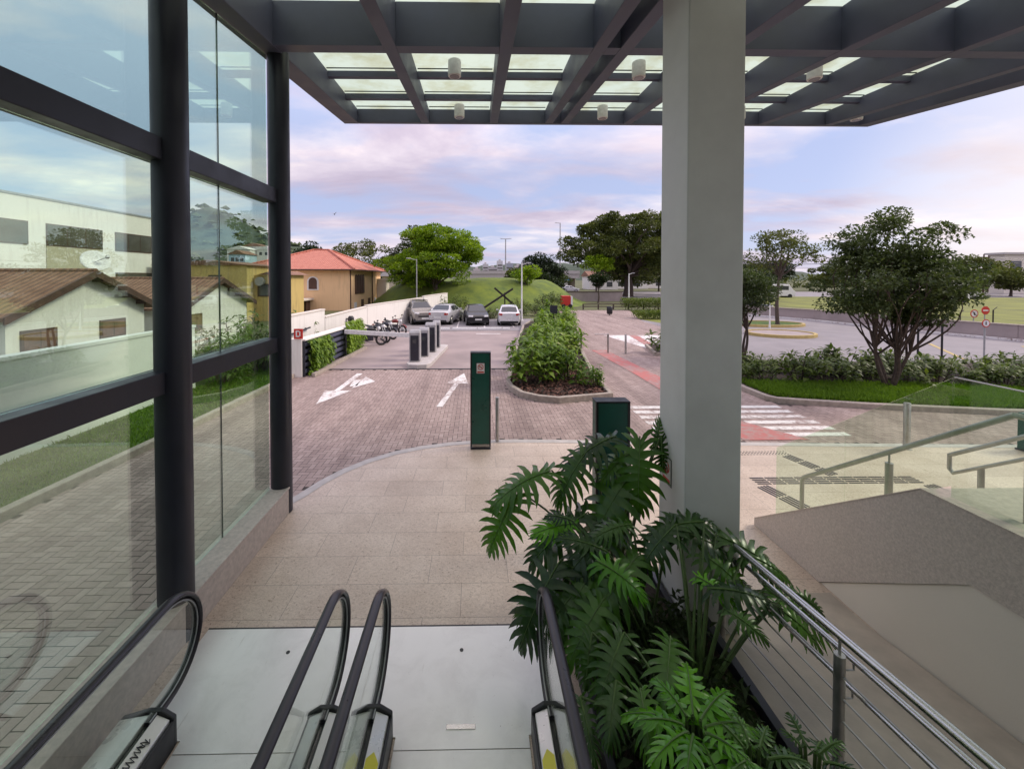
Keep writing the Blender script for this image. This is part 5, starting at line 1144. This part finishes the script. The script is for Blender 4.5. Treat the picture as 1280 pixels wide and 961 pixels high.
# ------------------------------------------------------------------ motorcycles
def motorcycle(label,loc,rz,pm,box=False,scale=1):
    t=thing('motorcycle',label,'motorcycle',loc,rz,'motorcycles along the white wall')
    def wheel(y):
        m=MB(); n=26
        pts=[(0,y+.27*math.cos(a),.30+.27*math.sin(a)) for a in np.linspace(0,2*math.pi,n)]; m.tube(pts,.045,8,caps=False); w=m.build('wheel',TYRE,t,local=True,smooth=60)
        m=MB(); m.tube([(0,y+.225*math.cos(a),.30+.225*math.sin(a)) for a in np.linspace(0,2*math.pi,n)],.016,6,caps=False)
        for k in range(8):
            a=k*math.pi/4; m.cyl((0,y,.3),(0,y+.22*math.cos(a),.3+.22*math.sin(a)),.007,n=5)
        m.cyl((-.07,y,.3),(.07,y,.3),.05,n=10); r=m.build('rim',M['steel_dark'],t,local=True); r.location=r.location-w.location; r.parent=w
    wheel(-.66); wheel(.64)
    m=MB()
    for s in (-1,1): m.cyl((s*.08,-.68,.3),(s*.08,-.42,.92),.022,n=8)
    m.build('fork',M['inox'],t,local=True)
    m=MB(); m.tube([(-.34,-.22,.98),(-.2,-.38,.97),(0,-.42,.95),(.2,-.38,.97),(.34,-.22,.98)],.016,7)
    for s in (-1,1): m.cyl((s*.26,-.34,.97),(s*.30,-.38,1.14),.007,n=5); m.obox((s*.31,-.38,1.17),(.11,.02,.07))
    m.build('handlebar',M['black'],t,local=True)
    m=MB(); m.lathe([(.03,-.08),(.09,-.05),(.10,.02),(.06,.08)],(0,-.52,.86),14); m.build('headlight',LAMP,t,local=True,smooth=50)
    m=MB(); m.tube([(0,-.34,.78),(0,-.2,.83),(0,.0,.82),(0,.14,.74)],[.06,.13,.13,.07],12,ell=(1,.8)); m.build('tank',pm,t,local=True,smooth=60)
    m=MB(); m.tube([(0,.08,.76),(0,.25,.76),(0,.5,.82),(0,.72,.86)],[.07,.12,.11,.06],10,ell=(1.1,.5)); m.build('seat',M['black'],t,local=True,smooth=60)
    m=MB(); m.tube([(0,-.38,.82),(0,-.2,.5),(0,.2,.42),(0,.35,.7)],.028,8); m.tube([(.07,.2,.42),(.07,.64,.3)],.02,7); m.tube([(-.07,.2,.42),(-.07,.64,.3)],.02,7); m.obox((0,-.02,.45),(.32,.40,.34)); m.obox((0,.32,.62),(.2,.4,.2)); m.build('engine',M['steel_dark'],t,local=True,bevel=.02)
    m=MB(); m.tube([(.12,-.1,.36),(.14,.2,.28),(.15,.72,.36)],[.025,.03,.045],9); m.build('exhaust',M['galv'],t,local=True,smooth=50)
    m=MB(); m.tube([(0,-.66+.36*math.cos(a),.3+.36*math.sin(a)) for a in np.linspace(R(40),R(150),8)],.05,6,ell=(1.2,.3)); m.tube([(0,.64+.37*math.cos(a),.3+.37*math.sin(a)) for a in np.linspace(R(20),R(130),8)],.05,6,ell=(1.2,.3)); m.build('mudguard',pm,t,local=True)
    m=MB(); m.obox((0,.8,.74),(.12,.05,.07)); m.build('tail_light',TAIL,t,local=True)
    if box:
        m=MB(); m.obox((0,.72,1.08),(.42,.36,.36)); m.build('top_box',M['black'],t,local=True,bevel=.04); m=MB(); m.obox((0,.62,.88),(.2,.3,.03)); m.build('rack',M['galv'],t,local=True)
    return t
motorcycle('dark motorcycle with a big top box, nearest the green planter',(-5.35,19.9,0),R(118),M['black'],True)
motorcycle('black motorcycle standing second in the row by the wall',(-5.3,21.2,0),R(64),M['steel_dark'])
motorcycle('dark grey motorcycle third in the row by the wall',(-5.15,22.4,0),R(60),M['steel_dark'])
motorcycle('dark red motorcycle, last in the row by the wall',(-4.9,23.8,0),R(62),pbr('dark_red_tank',(.20,.02,.015),.35))
# ------------------------------------------------------------------ lamps, poles, signs
def street_lamp(label,x,y,z0,h,heads,r=.09,mat='galv',arm=1.0,dirs=None):
    t=thing('street_lamp',label,'street lamp',(x,y,z0),0,'street lamps'); m=MB(); m.cyl((x,y,z0),(x,y,z0+h),r,r*.6,10); m.build('pole',M[mat],t,smooth=40)
    m=MB(); m.lathe([(r*2.2,0),(r*2.2,.03),(r*1.3,.05),(r*1.2,.3)],(x,y,z0),12); m.build('base_flange',M[mat],t)
    for k in range(heads):
        a=(dirs or 0)+2*math.pi*k/heads; e=Vector((x+math.cos(a)*arm,y+math.sin(a)*arm,z0+h+.05)); m=MB(); m.tube([(x,y,z0+h-.1),e],r*.4,6); m.build('arm',M[mat],t)
        m=MB(); m.obox(e,(.5*arm**.5,.22,.1),Matrix.Rotation(a,3,'Z')); m.build('lamp_head',M['galv'],t,bevel=.03)
c=atZ(651,402); street_lamp('white lamp post beside the white hatchback',c.x+.15,31.5,0,4.5,1,.07,'white_paint',.5,0)
c=atZ(786,381); street_lamp('short white lamp post in front of the huge spreading tree',c.x,c.y,0,3.9,1,.10,'white_paint',.5,0)
c=atY(521,390,39); street_lamp('leaning grey lamp post in front of the bright green tree',c.x,39,0,5.2,1,.07,'galv',.8,R(200))
c=atY(632,345,130); street_lamp('tall mast lamp with two heads above the grass mound',c.x,130,0,16,2,.28,'galv',1.6,0)
c=atY(700,345,140); street_lamp('tall thin mast lamp left of the huge spreading tree',c.x,140,0,22.5,1,.26,'galv',1.6,R(180))
c=atY(958,330,120); street_lamp('tall mast lamp with wide head right of the white column',c.x,120,0,17,2,.26,'galv',1.8,0)
c=atY(660,345,160); street_lamp('small far mast lamp above the city skyline',c.x,160,0,10,2,.2,'galv',1.6,0)
c=atZ(962,413,0); street_lamp('thin white post on the yellow edged traffic island',c.x,c.y,0,2.1,1,.05,'white_paint',.25,0)
def power_pole(px,Y,top,label):
    c=atY(px,top,Y); t=thing('power_pole',label,'power pole',(c.x,Y,0)); m=MB(); m.cyl((c.x,Y,0),(c.x,Y,c.z),.16,.11,8); m.build('pole',M['frame_brown'],t); m=MB(); m.box(c.x-1.3,c.x+1.3,Y-.07,Y+.07,c.z-.7,c.z-.5); m.box(c.x-1.0,c.x+1.0,Y-.07,Y+.07,c.z-1.6,c.z-1.45); m.build('crossarm',M['frame_brown'],t); return c
pc=[power_pole(1230,80,318,'wooden power pole with crossarms at the far right'),power_pole(1236,86,319,'second power pole just behind the first at the far right')]
m=MB()
for dz,dx in ((-.5,-1.2),(-.5,1.2),(-1.4,.9)):
    pts=[(pc[0].x+dx+u*70,80+u*8,pc[0].z+dz-1.2*math.sin(math.pi*(u))) for u in np.linspace(0,1,9)]; m.tube(pts,.03,4)
    pts=[(pc[0].x+dx-u*60,80+u*22,pc[0].z+dz-1.2*math.sin(math.pi*(u))) for u in np.linspace(0,1,9)]; m.tube(pts,.03,4)
tag(m.build('power_cable',M['black']),'thin power cables strung from the pole at the far right','cable')
def round_sign(label,px,py,Y,rad,kind,z0=-.03):
    c=atY(px,py,Y); t=thing('road_sign',label,'road sign',(c.x,Y,z0),0,'road signs by the side road'); m=MB(); m.cyl((c.x,Y,z0),(c.x,Y,c.z+rad*.6),.03,n=8); m.build('post',M['galv'],t)
    def disc(r,y0,y1,mat,nm,n=24,off=0): 
        m=MB(); m.prism([(c.x+r*math.cos(2*math.pi*k/n+off),c.z+r*math.sin(2*math.pi*k/n+off)) for k in range(n)],'y',y0,y1); return m.build(nm,mat,t)
    if kind=='stop': disc(rad,Y-.045,Y-.032,M['red_sign'],'plate',8,math.pi/8); m=MB(); m.box(c.x-rad*.6,c.x+rad*.6,Y-.05,Y-.046,c.z-rad*.14,c.z+rad*.14); m.build('text_band',M['white_paint'],t)
    else:
        disc(rad,Y-.045,Y-.032,M['red_sign'],'rim'); disc(rad*.78,Y-.05,Y-.046,M['white_paint'],'plate'); m=MB()
        if kind=='bar': m.bar((c.x-rad*.5,Y-.053,c.z+rad*.5),(c.x+rad*.5,Y-.053,c.z-rad*.5),.006,rad*.2)
        m.box(c.x-rad*.2,c.x+rad*.1,Y-.052,Y-.0505,c.z-rad*.4,c.z+rad*.4); m.build('symbol',M['black'],t)
round_sign('red octagonal stop sign beyond the side road at the far right',1231,388,26,.29,'stop')
round_sign('small round white sign with red rim on a post behind the hedge',1231,404,16.6,.17,'plain')
round_sign('round no parking sign left of the red stop sign',1217,392,26.2,.27,'bar')
for i,(px,py,Y,h,lab) in enumerate([(1177,450,16.3,1.75,'thin black post behind the hedge beside the broad dark tree'),(1241,412,25.5,1.3,'short black post right of the red stop sign'),(1200,406,26.8,1.0,'short black post left of the no parking sign'),(1147,452,16.2,1.3,'thin black post behind the trunk of the broad dark tree')]):
    c=atY(px,py,Y); t=thing('fence_post',lab,'post',(c.x,Y,-.03),0,'posts along the side road'); m=MB(); m.cyl((c.x,Y,-.03),(c.x,Y,h),.035,n=8); m.build('post',M['black'],t)
    m=MB(); m.tube([(c.x,Y,h-.02),(c.x+.25,Y,h+.18)],.02,6); m.build('bent_top',M['black'],t)
LW=thing('low_wall','long low pinkish wall along the far side of the side road','wall',(28,27,0))
P=[(23.8,40),(25.4,35),(27.2,31.6),(28.2,25.2),(29.6,21.3),(33,15)]
for (x0,y0),(x1,y1) in zip(P[:-1],P[1:]):
    m=MB(); m.bar((x0,y0,.36),(x1,y1,.36),.2,.85); m.build('wall',M['pink_wall'],LW)
    m=MB(); m.bar((x0,y0,.81),(x1,y1,.81),.28,.06); m.build('coping',M['kerb'],LW)
    m=MB(); m.bar((x0-.35,y0,.02),(x1-.35,y1,.02),.3,.10); m.build('kerb',M['road_paint'],LW)
# yellow edged traffic islands
for (cx,cy,rx,ry,lab) in ((18.2,23.6,1.9,1.5,'yellow edged traffic island on the side road'),(21.0,28.6,2.6,1.6,'second yellow edged island under the thin street tree')):
    pts=[(cx+rx*math.cos(a),cy+ry*math.sin(a)) for a in np.linspace(0,2*math.pi,25)]
    mm=strip(pts,.16,.14,-.04,-1); struct(mm.build('kerb',M['yellow_paint']),lab,'kerb')
    b=MB(); b.sheet(pts[:-1],.09); struct(b.build('island_turf',M['grass_base'] if cx>20 else M['pink_wall'],recalc=False))
# ------------------------------------------------------------------ far middle
t=thing('timber_cross','two dark crossed timber beams leaning on the grass mound','sculpture',(.6,37,0))
a,b2=atY(600,388,36.5),atY(641,361,36.9); m=MB(); m.bar(a,b2,.17,.17); m.build('beam',M['timber_dark'],t); a,b2=atY(653,390,37.2),atY(618,360,37.3); m=MB(); m.bar(a,b2,.17,.17); m.build('beam',M['timber_dark'],t)
a=atY(631,388,37.5); m=MB(); m.cyl((a.x,37.5,0),(a.x,37.5,2.0),.06,n=8); m.build('prop',M['timber_dark'],t)
FW=thing('dark_wall','long low dark wall crossing behind the far lawn','wall',(14,58,0))
m=MB(); m.box(9.5,21,57,57.3,0,1.3); m.build('wall',M['pink_wall'],FW); m=MB(); m.box(9.4,21.1,56.95,57.35,1.3,1.42); m.build('coping',M['wood_fence'],FW)
t=thing('wood_fence','low brown wooden rail fence in front of the far lawn','fence',(15.5,41,0))
for x in np.linspace(11.3,22.5,8): m=MB(); m.box(x-.06,x+.06,41.9,42.02,0,.62); m.build('post',M['wood_fence'],t)
for z in (.3,.55): m=MB(); m.box(11.2,22.6,41.84,41.899,z,z+.1); m.build('rail',M['wood_fence'],t)
c=atZ(709,385); t=thing('red_kiosk','small red kiosk with a white side beyond the island shrubs','kiosk',(c.x,c.y,0)); m=MB(); m.box(c.x-.55,c.x+.4,c.y,c.y+1.0,.25,1.35); m.build('body',M['red_sign'],t,bevel=.05); m=MB(); m.box(c.x+.41,c.x+.62,c.y,c.y+1.0,.2,1.3); m.build('side_panel',M['white_paint'],t); m=MB(); m.cyl((c.x-.4,c.y+.1,.22),(c.x-.4,c.y-.05,.22),.22,n=12); m.cyl((c.x+.35,c.y+.1,.22),(c.x+.35,c.y-.05,.22),.22,n=12); m.build('wheel',TYRE,t)
c=atZ(762,394); t=thing('litter_bin','small dark litter bin at the edge of the far lawn','bin',(c.x,c.y,0)); m=MB(); m.lathe([(.2,.1),(.26,.2),(.26,.75),(.22,.8)],(c.x,c.y,0),14); m.build('bin_body',M['black'],t,smooth=40); m=MB(); m.cyl((c.x,c.y,0),(c.x,c.y,.12),.05,n=8); m.build('foot',M['galv'],t)
# road bridge behind the mound
t=thing('road_bridge','pale concrete road bridge behind the grass mound','bridge',(10,100,0)); m=MB(); m.box(-20,26,100,110,3.2,4.3); m.build('deck',M['kerb_light'],t); m=MB(); m.box(-20,26,99.8,100,4.3,5.1); m.build('parapet',M['kerb_light'],t)
for x in (6,16,25): m=MB(); m.box(x-.6,x+.6,103,106,0,3.2); m.build('pier',M['kerb'],t)
for i,(px,w,h,col,Y,lab) in enumerate([(596,9,336,(.55,.5,.5),300,'pinkish low block at the left end of the skyline'),(607,7,330,(.6,.58,.6),330,'pale block second from the left on the skyline'),(616,12,334,(.45,.42,.45),310,'grey block left of the mast lamp on the skyline'),(625,7,326,(.65,.63,.64),340,'tall pale tower left of the mast lamp on the skyline'),(637,9,329,(.38,.4,.46),330,'grey tower right of the mast lamp on the skyline'),(648,8,332,(.6,.55,.55),340,'pale pinkish block in the middle of the skyline'),(657,9,327,(.55,.53,.55),350,'tall block in the middle of the skyline'),(668,9,333,(.5,.47,.46),320,'brownish block right of the middle of the skyline'),(679,8,336,(.58,.56,.58),330,'low pale block at the right end of the skyline'),(586,8,340,(.5,.45,.44),290,'low block beside the bright tree on the skyline')]):
    c=atY(px,h,Y); ww=w*Y/500; t=thing('tower_block',lab,'building',(c.x,Y,0),0,'skyline buildings'); m=MB(); m.box(c.x-ww/2,c.x+ww/2,Y,Y+8,0,c.z); m.build('wall',pbr('block_%d'%i if False else 'tower_wall',col,.85,var=.05),t); m=MB(); n=max(2,int((c.z-4)/2.4))
    for k in range(n): m.box(c.x-ww*.42,c.x+ww*.42,Y-.06,Y-.002,3.6+k*2.4,4.8+k*2.4)
    m.build('window',M['window_grey'],t); m=MB(); m.box(c.x-ww*.2,c.x+ww*.15,Y+2,Y+5,c.z,c.z+1.4); m.build('roof',M['kerb_light'],t)
# far right buildings and vans
t=thing('far_building','grey two storey building at the far right edge','building',(106,82,0)); a=atY(1256,318,82); m=MB(); m.box(a.x,a.x+22,82,84.5,0,a.z); m.build('wall',M['pale_trim'],t); m=MB(); m.box(a.x-.6,a.x+22.5,81.5,85,a.z,a.z+.4); m.build('roof',M['kerb_light'],t)
for k in range(4):
    m=MB(); m.box(a.x+1.2+k*4,a.x+3.6+k*4,81.95,81.998,a.z-3,a.z-1.4); m.build('window',M['window_glass'],t)
def van(label,x,y,rz):
    t=thing('parked_van',label,'van',(x,y,0),rz,'vehicles far off on the right'); m=MB(); m.prism([(-2.6,.35),(2.6,.35),(2.6,2.2),(-1.6,2.3),(-2.3,1.3),(-2.6,1.1)],'x',-.95,.95); m.build('body',M['white_paint'],t,local=True,bevel=.08)
    m=MB(); m.box(-.96,-.951,-1.5,2.2,1.35,2.0); m.box(.951,.96,-1.5,2.2,1.35,2.0); m.build('side_window',CG,t,local=True)
    for yy in (-1.7,1.6): m=MB(); m.cyl((-.97,yy,.35),(.97,yy,.35),.35,n=16); m.build('wheel',TYRE,t,local=True)
c=atZ(1222,376); van('white van parked far off left of the grey building',c.x,60,R(80)); c=atZ(1255,374); van('white van parked far off below the power poles',62,52,R(95)); van('white van far off behind the broad dark tree',50,66,R(85))
for i,(x,y,w,d,h,lab) in enumerate([(26,120,7,8,2.6,'low pale house far behind the huge spreading tree'),(36,112,8,8,3.8,'small house far off between the trees'),(21.0,100,4,4,2.6,'small blue roofed hut far off'),(62,125,18,10,4.5,'long white shed far off at the right'),(46,120,12,8,4.0,'low white building behind the street tree')]):
    t=thing('far_house',lab,'house',(x,y,0),0,'low houses far off'); m=MB(); m.box(x-w/2,x+w/2,y,y+d,0,h); m.build('wall',M['white_wall'],t); m=MB(); m.prism([(y-.5,h),(y+d+.5,h),(y+d/2,h+1.5)],'x',x-w/2-.4,x+w/2+.4); m.build('roof',M['roof_brown'] if i!=2 else M['blue_tank'],t); m=MB(); m.box(x-w*.3,x-w*.1,y-.04,y-.002,.8,2.2); m.box(x+w*.1,x+w*.3,y-.04,y-.002,.8,2.2); m.build('window',M['window_glass'],t)
# road far behind the lawn
b=MB(); b.sheet([(9,60),(120,60),(160,95),(6,95)],-.02); struct(b.build('far_road',M['asphalt_grey'],recalc=False))
b=MB(); b.sheet([(-200,34),(-7.5,34),(-7.5,20),(-9,20),(-9,-20),(-200,-20)],-.05); struct(b.build('neighbour_ground',M['earth'],recalc=False))
# bird
q=atY(418,268,40); m=MB(); m.tube([q+Vector((-.02,.14,0)),q,q+Vector((.02,-.16,0))],[.02,.06,.02],8); m.add([q+Vector((0,.05,.03)),q+Vector((0,-.06,.03)),q+Vector((.26,-.12,.22)),q+Vector((.14,.03,.12))],[(0,1,2,3)]); m.add([q+Vector((0,.05,.02)),q+Vector((0,-.06,.02)),q+Vector((-.24,-.08,.12)),q+Vector((-.12,.05,.09))],[(0,1,2,3)])
tag(m.build('bird',M['black'],recalc=False,origin=q),'small dark bird flying in front of the clouds','bird')

# ------------------------------------------------------------------ split leaf plants
def phil_leaf(m, base, tip, face, width, nl=11, droop=.46, cup=.22, depth=.60):
    """one deeply lobed leaf from base (petiole joint) to tip"""
    base=Vector(base); tip=Vector(tip); d=tip-base; Ln=d.length; d.normalize()
    nrm=Vector(face); nrm=(nrm-d*nrm.dot(d)).normalized(); sx=d.cross(nrm).normalized()
    def pos(x,y):   # x across, y along (0..1 of length)
        xx=x*width*Ln; h=-droop*Ln*(y-.25)**2*1.0+droop*Ln*.06-cup*abs(xx)**1.5/ (width*Ln)**.5*1.0+.05*abs(xx)
        return base+d*(y*Ln)+sx*xx+nrm*h
    for s in (-1,1):
        Bd=[]
        for k in range(nl+1):
            u=k/nl; my=.06+.90*u
            ang=R(150-118*u) if u<.2 else R(126-100*u)
            ln=(.52+1.15*u-1.55*u*u)*.62
            if u>.85: ln*=.75
            Bd.append((my,ang,ln))
        for k in range(nl):
            (ya,aa,la),(yb,ab,lb)=Bd[k],Bd[k+1]
            ac=(aa+ab)/2+random.uniform(-.06,.06); lc=(la+lb)/2*random.uniform(.9,1.12)*1.3; yc=(ya+yb)/2
            rows=[];din=depth*.72*random.uniform(.8,1.1)
            def pt(y0,a,l): return (s*math.sin(a)*l,y0+math.cos(a)*l*.72)
            for j,tt in enumerate((0,.2,.38)):
                f=tt/.38*din*.62
                rows.append((pt(ya,aa,la*f),pt(yc,ac,lc*f),pt(yb,ab,lb*f)))
            wl=max(.020,(yb-ya)*.54)
            cdir=(s*math.sin(ac),math.cos(ac)*.72); nd=math.hypot(*cdir); px_=(-cdir[1]/nd*s,cdir[0]/nd*s)
            f0=din*.62
            for tt,wf in ((.15,.98),(.35,.78),(.55,.86),(.78,.55),(1.0,.06)):
                f=f0+(1-f0)*tt; c=pt(yc+.015*tt,ac-.18*tt*tt,lc*f); w=wl*wf
                rows.append(((c[0]+px_[0]*-w,c[1]-px_[1]*w*1.0) if False else (c[0]+px_[0]*w*-1,c[1]+px_[1]*w*-1),c,(c[0]+px_[0]*w,c[1]+px_[1]*w)))
            V=[];hang=random.uniform(.0,.05)
            for ri,r in enumerate(rows):
                for ci,(x,y) in enumerate(r):
                    v=pos(x,y); 
                    if ri>2: v=v-nrm*Ln*hang*(ri-2)**1.5*.25
                    if ci==1: v=v-nrm*Ln*.008
                    V.append(v)
            n=len(rows); m.add(V,[(3*i+c,3*i+c+1,3*i+c+4,3*i+c+3) for i in range(n-1) for c in range(2)])
    # midrib
    pts=[pos(0,y)+nrm*.004 for y in np.linspace(0,.97,7)]; m.tube(pts,[.006,.006,.005,.004,.003,.0025,.0015],5,mi=1)
def plant(label, loc, leaves, mat, rib, cat='plant', name='split_leaf_plant', wd=.62):
    t=thing(name,label,cat,loc,0)
    for (root,base,tip,face,w) in leaves:
        m=MB(); phil_leaf(m,base,tip,face,w); m.build('leaf',[mat,rib],t,recalc=False,smooth=50,rnd=None)
        root=Vector(root); base=Vector(base); mid=root.lerp(base,.55)+Vector((0,0,(base-root).length*.18))
        pts=[]
        for k in range(8):
            u=k/7; pts.append(root*(1-u)**2+mid*2*u*(1-u)+base*u*u)
        mm=MB(); mm.tube(pts,[.014-.006*k/7 for k in range(8)],7); mm.build('petiole',M['stem_green'],t,smooth=60)
    return t
def PX(L_):
    out=[]
    for (rt,bx,by,bY,tx,ty,tY,fc,w) in L_:
        b_=atY(bx,by,bY); tp=atY(tx,ty,tY); view=(EYE-b_).normalized(); f=view*fc+Vector((0,0,1))*(1-fc)
        out.append((rt,b_,tp,f,w))
    return out
M['leaf_phil_b']=M['leaf_phil']
def leafmat(name,c1,c2):
    m,t,o=new_mat(name); oi=N(t,'ShaderNodeObjectInfo'); g=N(t,'ShaderNodeNewGeometry'); n=N(t,'ShaderNodeTexNoise',i_Scale=7.0,i_Detail=4.0); L(t,g.outputs['Position'],n.inputs['Vector'])
    f=math_n(t,'ADD',math_n(t,'MULTIPLY',oi.outputs['Random'],.65),math_n(t,'MULTIPLY',n.outputs[0],.45)); rp=ramp(t,[(.15,c1),(.95,c2)]); L(t,f,rp.inputs[0])
    p=N(t,'ShaderNodeBsdfPrincipled',i_Roughness=.26); p.inputs['Specular IOR Level'].default_value=.6; L(t,rp.outputs[0],p.inputs['Base Color']); tl=N(t,'ShaderNodeBsdfTranslucent'); L(t,mixc(t,1.0,rp.outputs[0],(1.3,1.5,.5),'MULTIPLY'),tl.inputs[0]); mx=N(t,'ShaderNodeMixShader'); mx.inputs[0].default_value=.25; L(t,p.outputs[0],mx.inputs[1]); L(t,tl.outputs[0],mx.inputs[2]); L(t,mx.outputs[0],o.inputs[0]); return m
LD=leafmat('split_leaf_green',(.008,.030,.008),(.08,.20,.018)); LBt=leafmat('young_leaf_green',(.05,.19,.005),(.13,.37,.010)); RIB=pbr('leaf_rib',(.08,.15,.03),.5)
R1=(1.45,4.0,.15); R2=(1.5,3.4,.15); R3=(1.65,2.9,.15); R4=(1.5,2.4,.15)
plant('tall split leaf plant with long drooping leaves behind the planter edge',R1,PX([
 (R1,648,615,3.95,604,694,3.75,.55,.66),(R1,690,588,4.0,608,622,3.9,.35,.6),(R1,737,560,4.1,690,628,3.85,.45,.6),(R1,770,545,4.15,700,580,4.0,.3,.55),
 (R1,800,545,4.0,797,648,3.7,.75,.62),(R1,790,590,4.0,725,690,3.7,.5,.6),(R1,818,560,4.1,826,515,4.2,.4,.35),(R1,826,545,4.08,829,594,4.0,.6,.5),(R1,735,640,3.9,655,700,3.7,.5,.6),(R1,790,565,4.1,745,600,4.0,.5,.6)]),LD,RIB)
plant('dark split leaf plant spreading over the right escalator handrail',R2,PX([
 (R2,700,700,3.5,640,815,3.2,.5,.62),(R2,745,705,3.5,690,800,3.15,.6,.62),(R2,760,690,3.45,700,665,3.5,.5,.5),(R2,800,690,3.5,735,780,3.1,.6,.62),(R2,840,650,3.6,905,655,3.5,.5,.55),(R2,790,655,3.6,735,668,3.5,.4,.55),
 (R2,760,740,3.3,705,830,3.0,.6,.6),(R2,715,650,3.6,680,640,3.7,.5,.5),(R2,765,662,3.6,698,722,3.4,.5,.6),(R2,725,735,3.4,665,800,3.2,.5,.6),(R2,690,735,3.5,640,770,3.4,.4,.55)]),LD,RIB)
plant('split leaf plant reaching over the ramp railing',R3,PX([
 (R3,895,668,3.5,1000,722,3.3,.45,.5),(R3,875,690,3.4,948,745,3.2,.5,.6),(R3,955,735,3.3,1055,800,3.0,.45,.45),(R3,885,735,3.1,985,748,3.0,.35,.5),(R3,990,738,3.2,1040,770,3.1,.5,.5),(R3,905,760,3.0,965,800,2.8,.5,.5),(R3,880,652,3.5,800,662,3.6,.4,.55),(R3,845,655,3.5,790,715,3.4,.5,.6),(R3,930,692,3.4,1003,726,3.3,.4,.5),(R3,850,665,3.5,935,695,3.4,.4,.6),(R3,965,755,3.1,1045,815,2.95,.4,.45)]),LD,RIB)
plant('low broad split leaf plant at the front of the planter',R4,PX([
 (R4,838,795,2.9,832,880,2.5,.72,.66),(R4,780,790,2.9,745,880,2.6,.65,.62),(R4,770,850,2.7,760,930,2.4,.65,.6),(R4,860,850,2.6,905,915,2.4,.55,.55),(R4,740,790,3.0,730,865,2.8,.6,.55),(R4,800,860,2.6,815,950,2.3,.6,.6),(R4,725,870,2.7,745,955,2.4,.6,.5),(R4,900,880,2.5,945,945,2.3,.5,.55)]),LD,RIB)
plant('young split leaf plant with fresh yellow green leaves among the dark ones',(1.4,3.3,.15),PX([
 ((1.4,3.6,.15),722,655,3.75,668,660,3.6,.5,.55),((1.5,3.3,.15),745,700,3.3,815,745,3.1,.5,.55),((1.6,2.9,.15),870,720,3.2,925,752,3.0,.45,.5)]),LBt,RIB)
# bright fan leaved plant at the bottom and small ones at the kerb
def fan_plant(label,c,n,ln,mat,loc,spread=1.0):
    t=thing('fan_leaf_plant',label,'plant',loc,0,None); random.seed(int(loc[0]*100))
    for k in range(n):
        a=2*math.pi*k/n+random.uniform(-.2,.2); el=random.uniform(.1,.75); d=Vector((math.cos(a)*math.cos(el),math.sin(a)*math.cos(el),math.sin(el)))
        base=Vector(c)+d*.07; tip=Vector(c)+d*ln*random.uniform(.75,1.1)-Vector((0,0,ln*.25)); m=MB(); phil_leaf(m,base,tip,Vector((0,0,1))+d*.3,.5,8,.4,.15,.35); m.build('leaf',[mat,RIB],t,recalc=False,smooth=50)
        mm=MB(); mm.tube([Vector(loc),Vector(loc).lerp(base,.5)+Vector((0,0,.03)),base],.009,6); mm.build('petiole',M['stem_green'],t)
q=atY(868,915,2.12); fan_plant('bright yellow green fan leaved plant at the bottom of the planter',q,12,.42,LBt,(q.x,q.y,.15))
q=atY(1015,955,2.05); fan_plant('small dark leafy plant at the foot of the ramp railing post',q,9,.24,LD,(q.x,q.y,zr(q.y)))
q=atY(945,955,2.0); fan_plant('small dark fan leaved plant beside the planter edging',q,9,.28,LD,(q.x,q.y,.15))
# dark undergrowth in the planter
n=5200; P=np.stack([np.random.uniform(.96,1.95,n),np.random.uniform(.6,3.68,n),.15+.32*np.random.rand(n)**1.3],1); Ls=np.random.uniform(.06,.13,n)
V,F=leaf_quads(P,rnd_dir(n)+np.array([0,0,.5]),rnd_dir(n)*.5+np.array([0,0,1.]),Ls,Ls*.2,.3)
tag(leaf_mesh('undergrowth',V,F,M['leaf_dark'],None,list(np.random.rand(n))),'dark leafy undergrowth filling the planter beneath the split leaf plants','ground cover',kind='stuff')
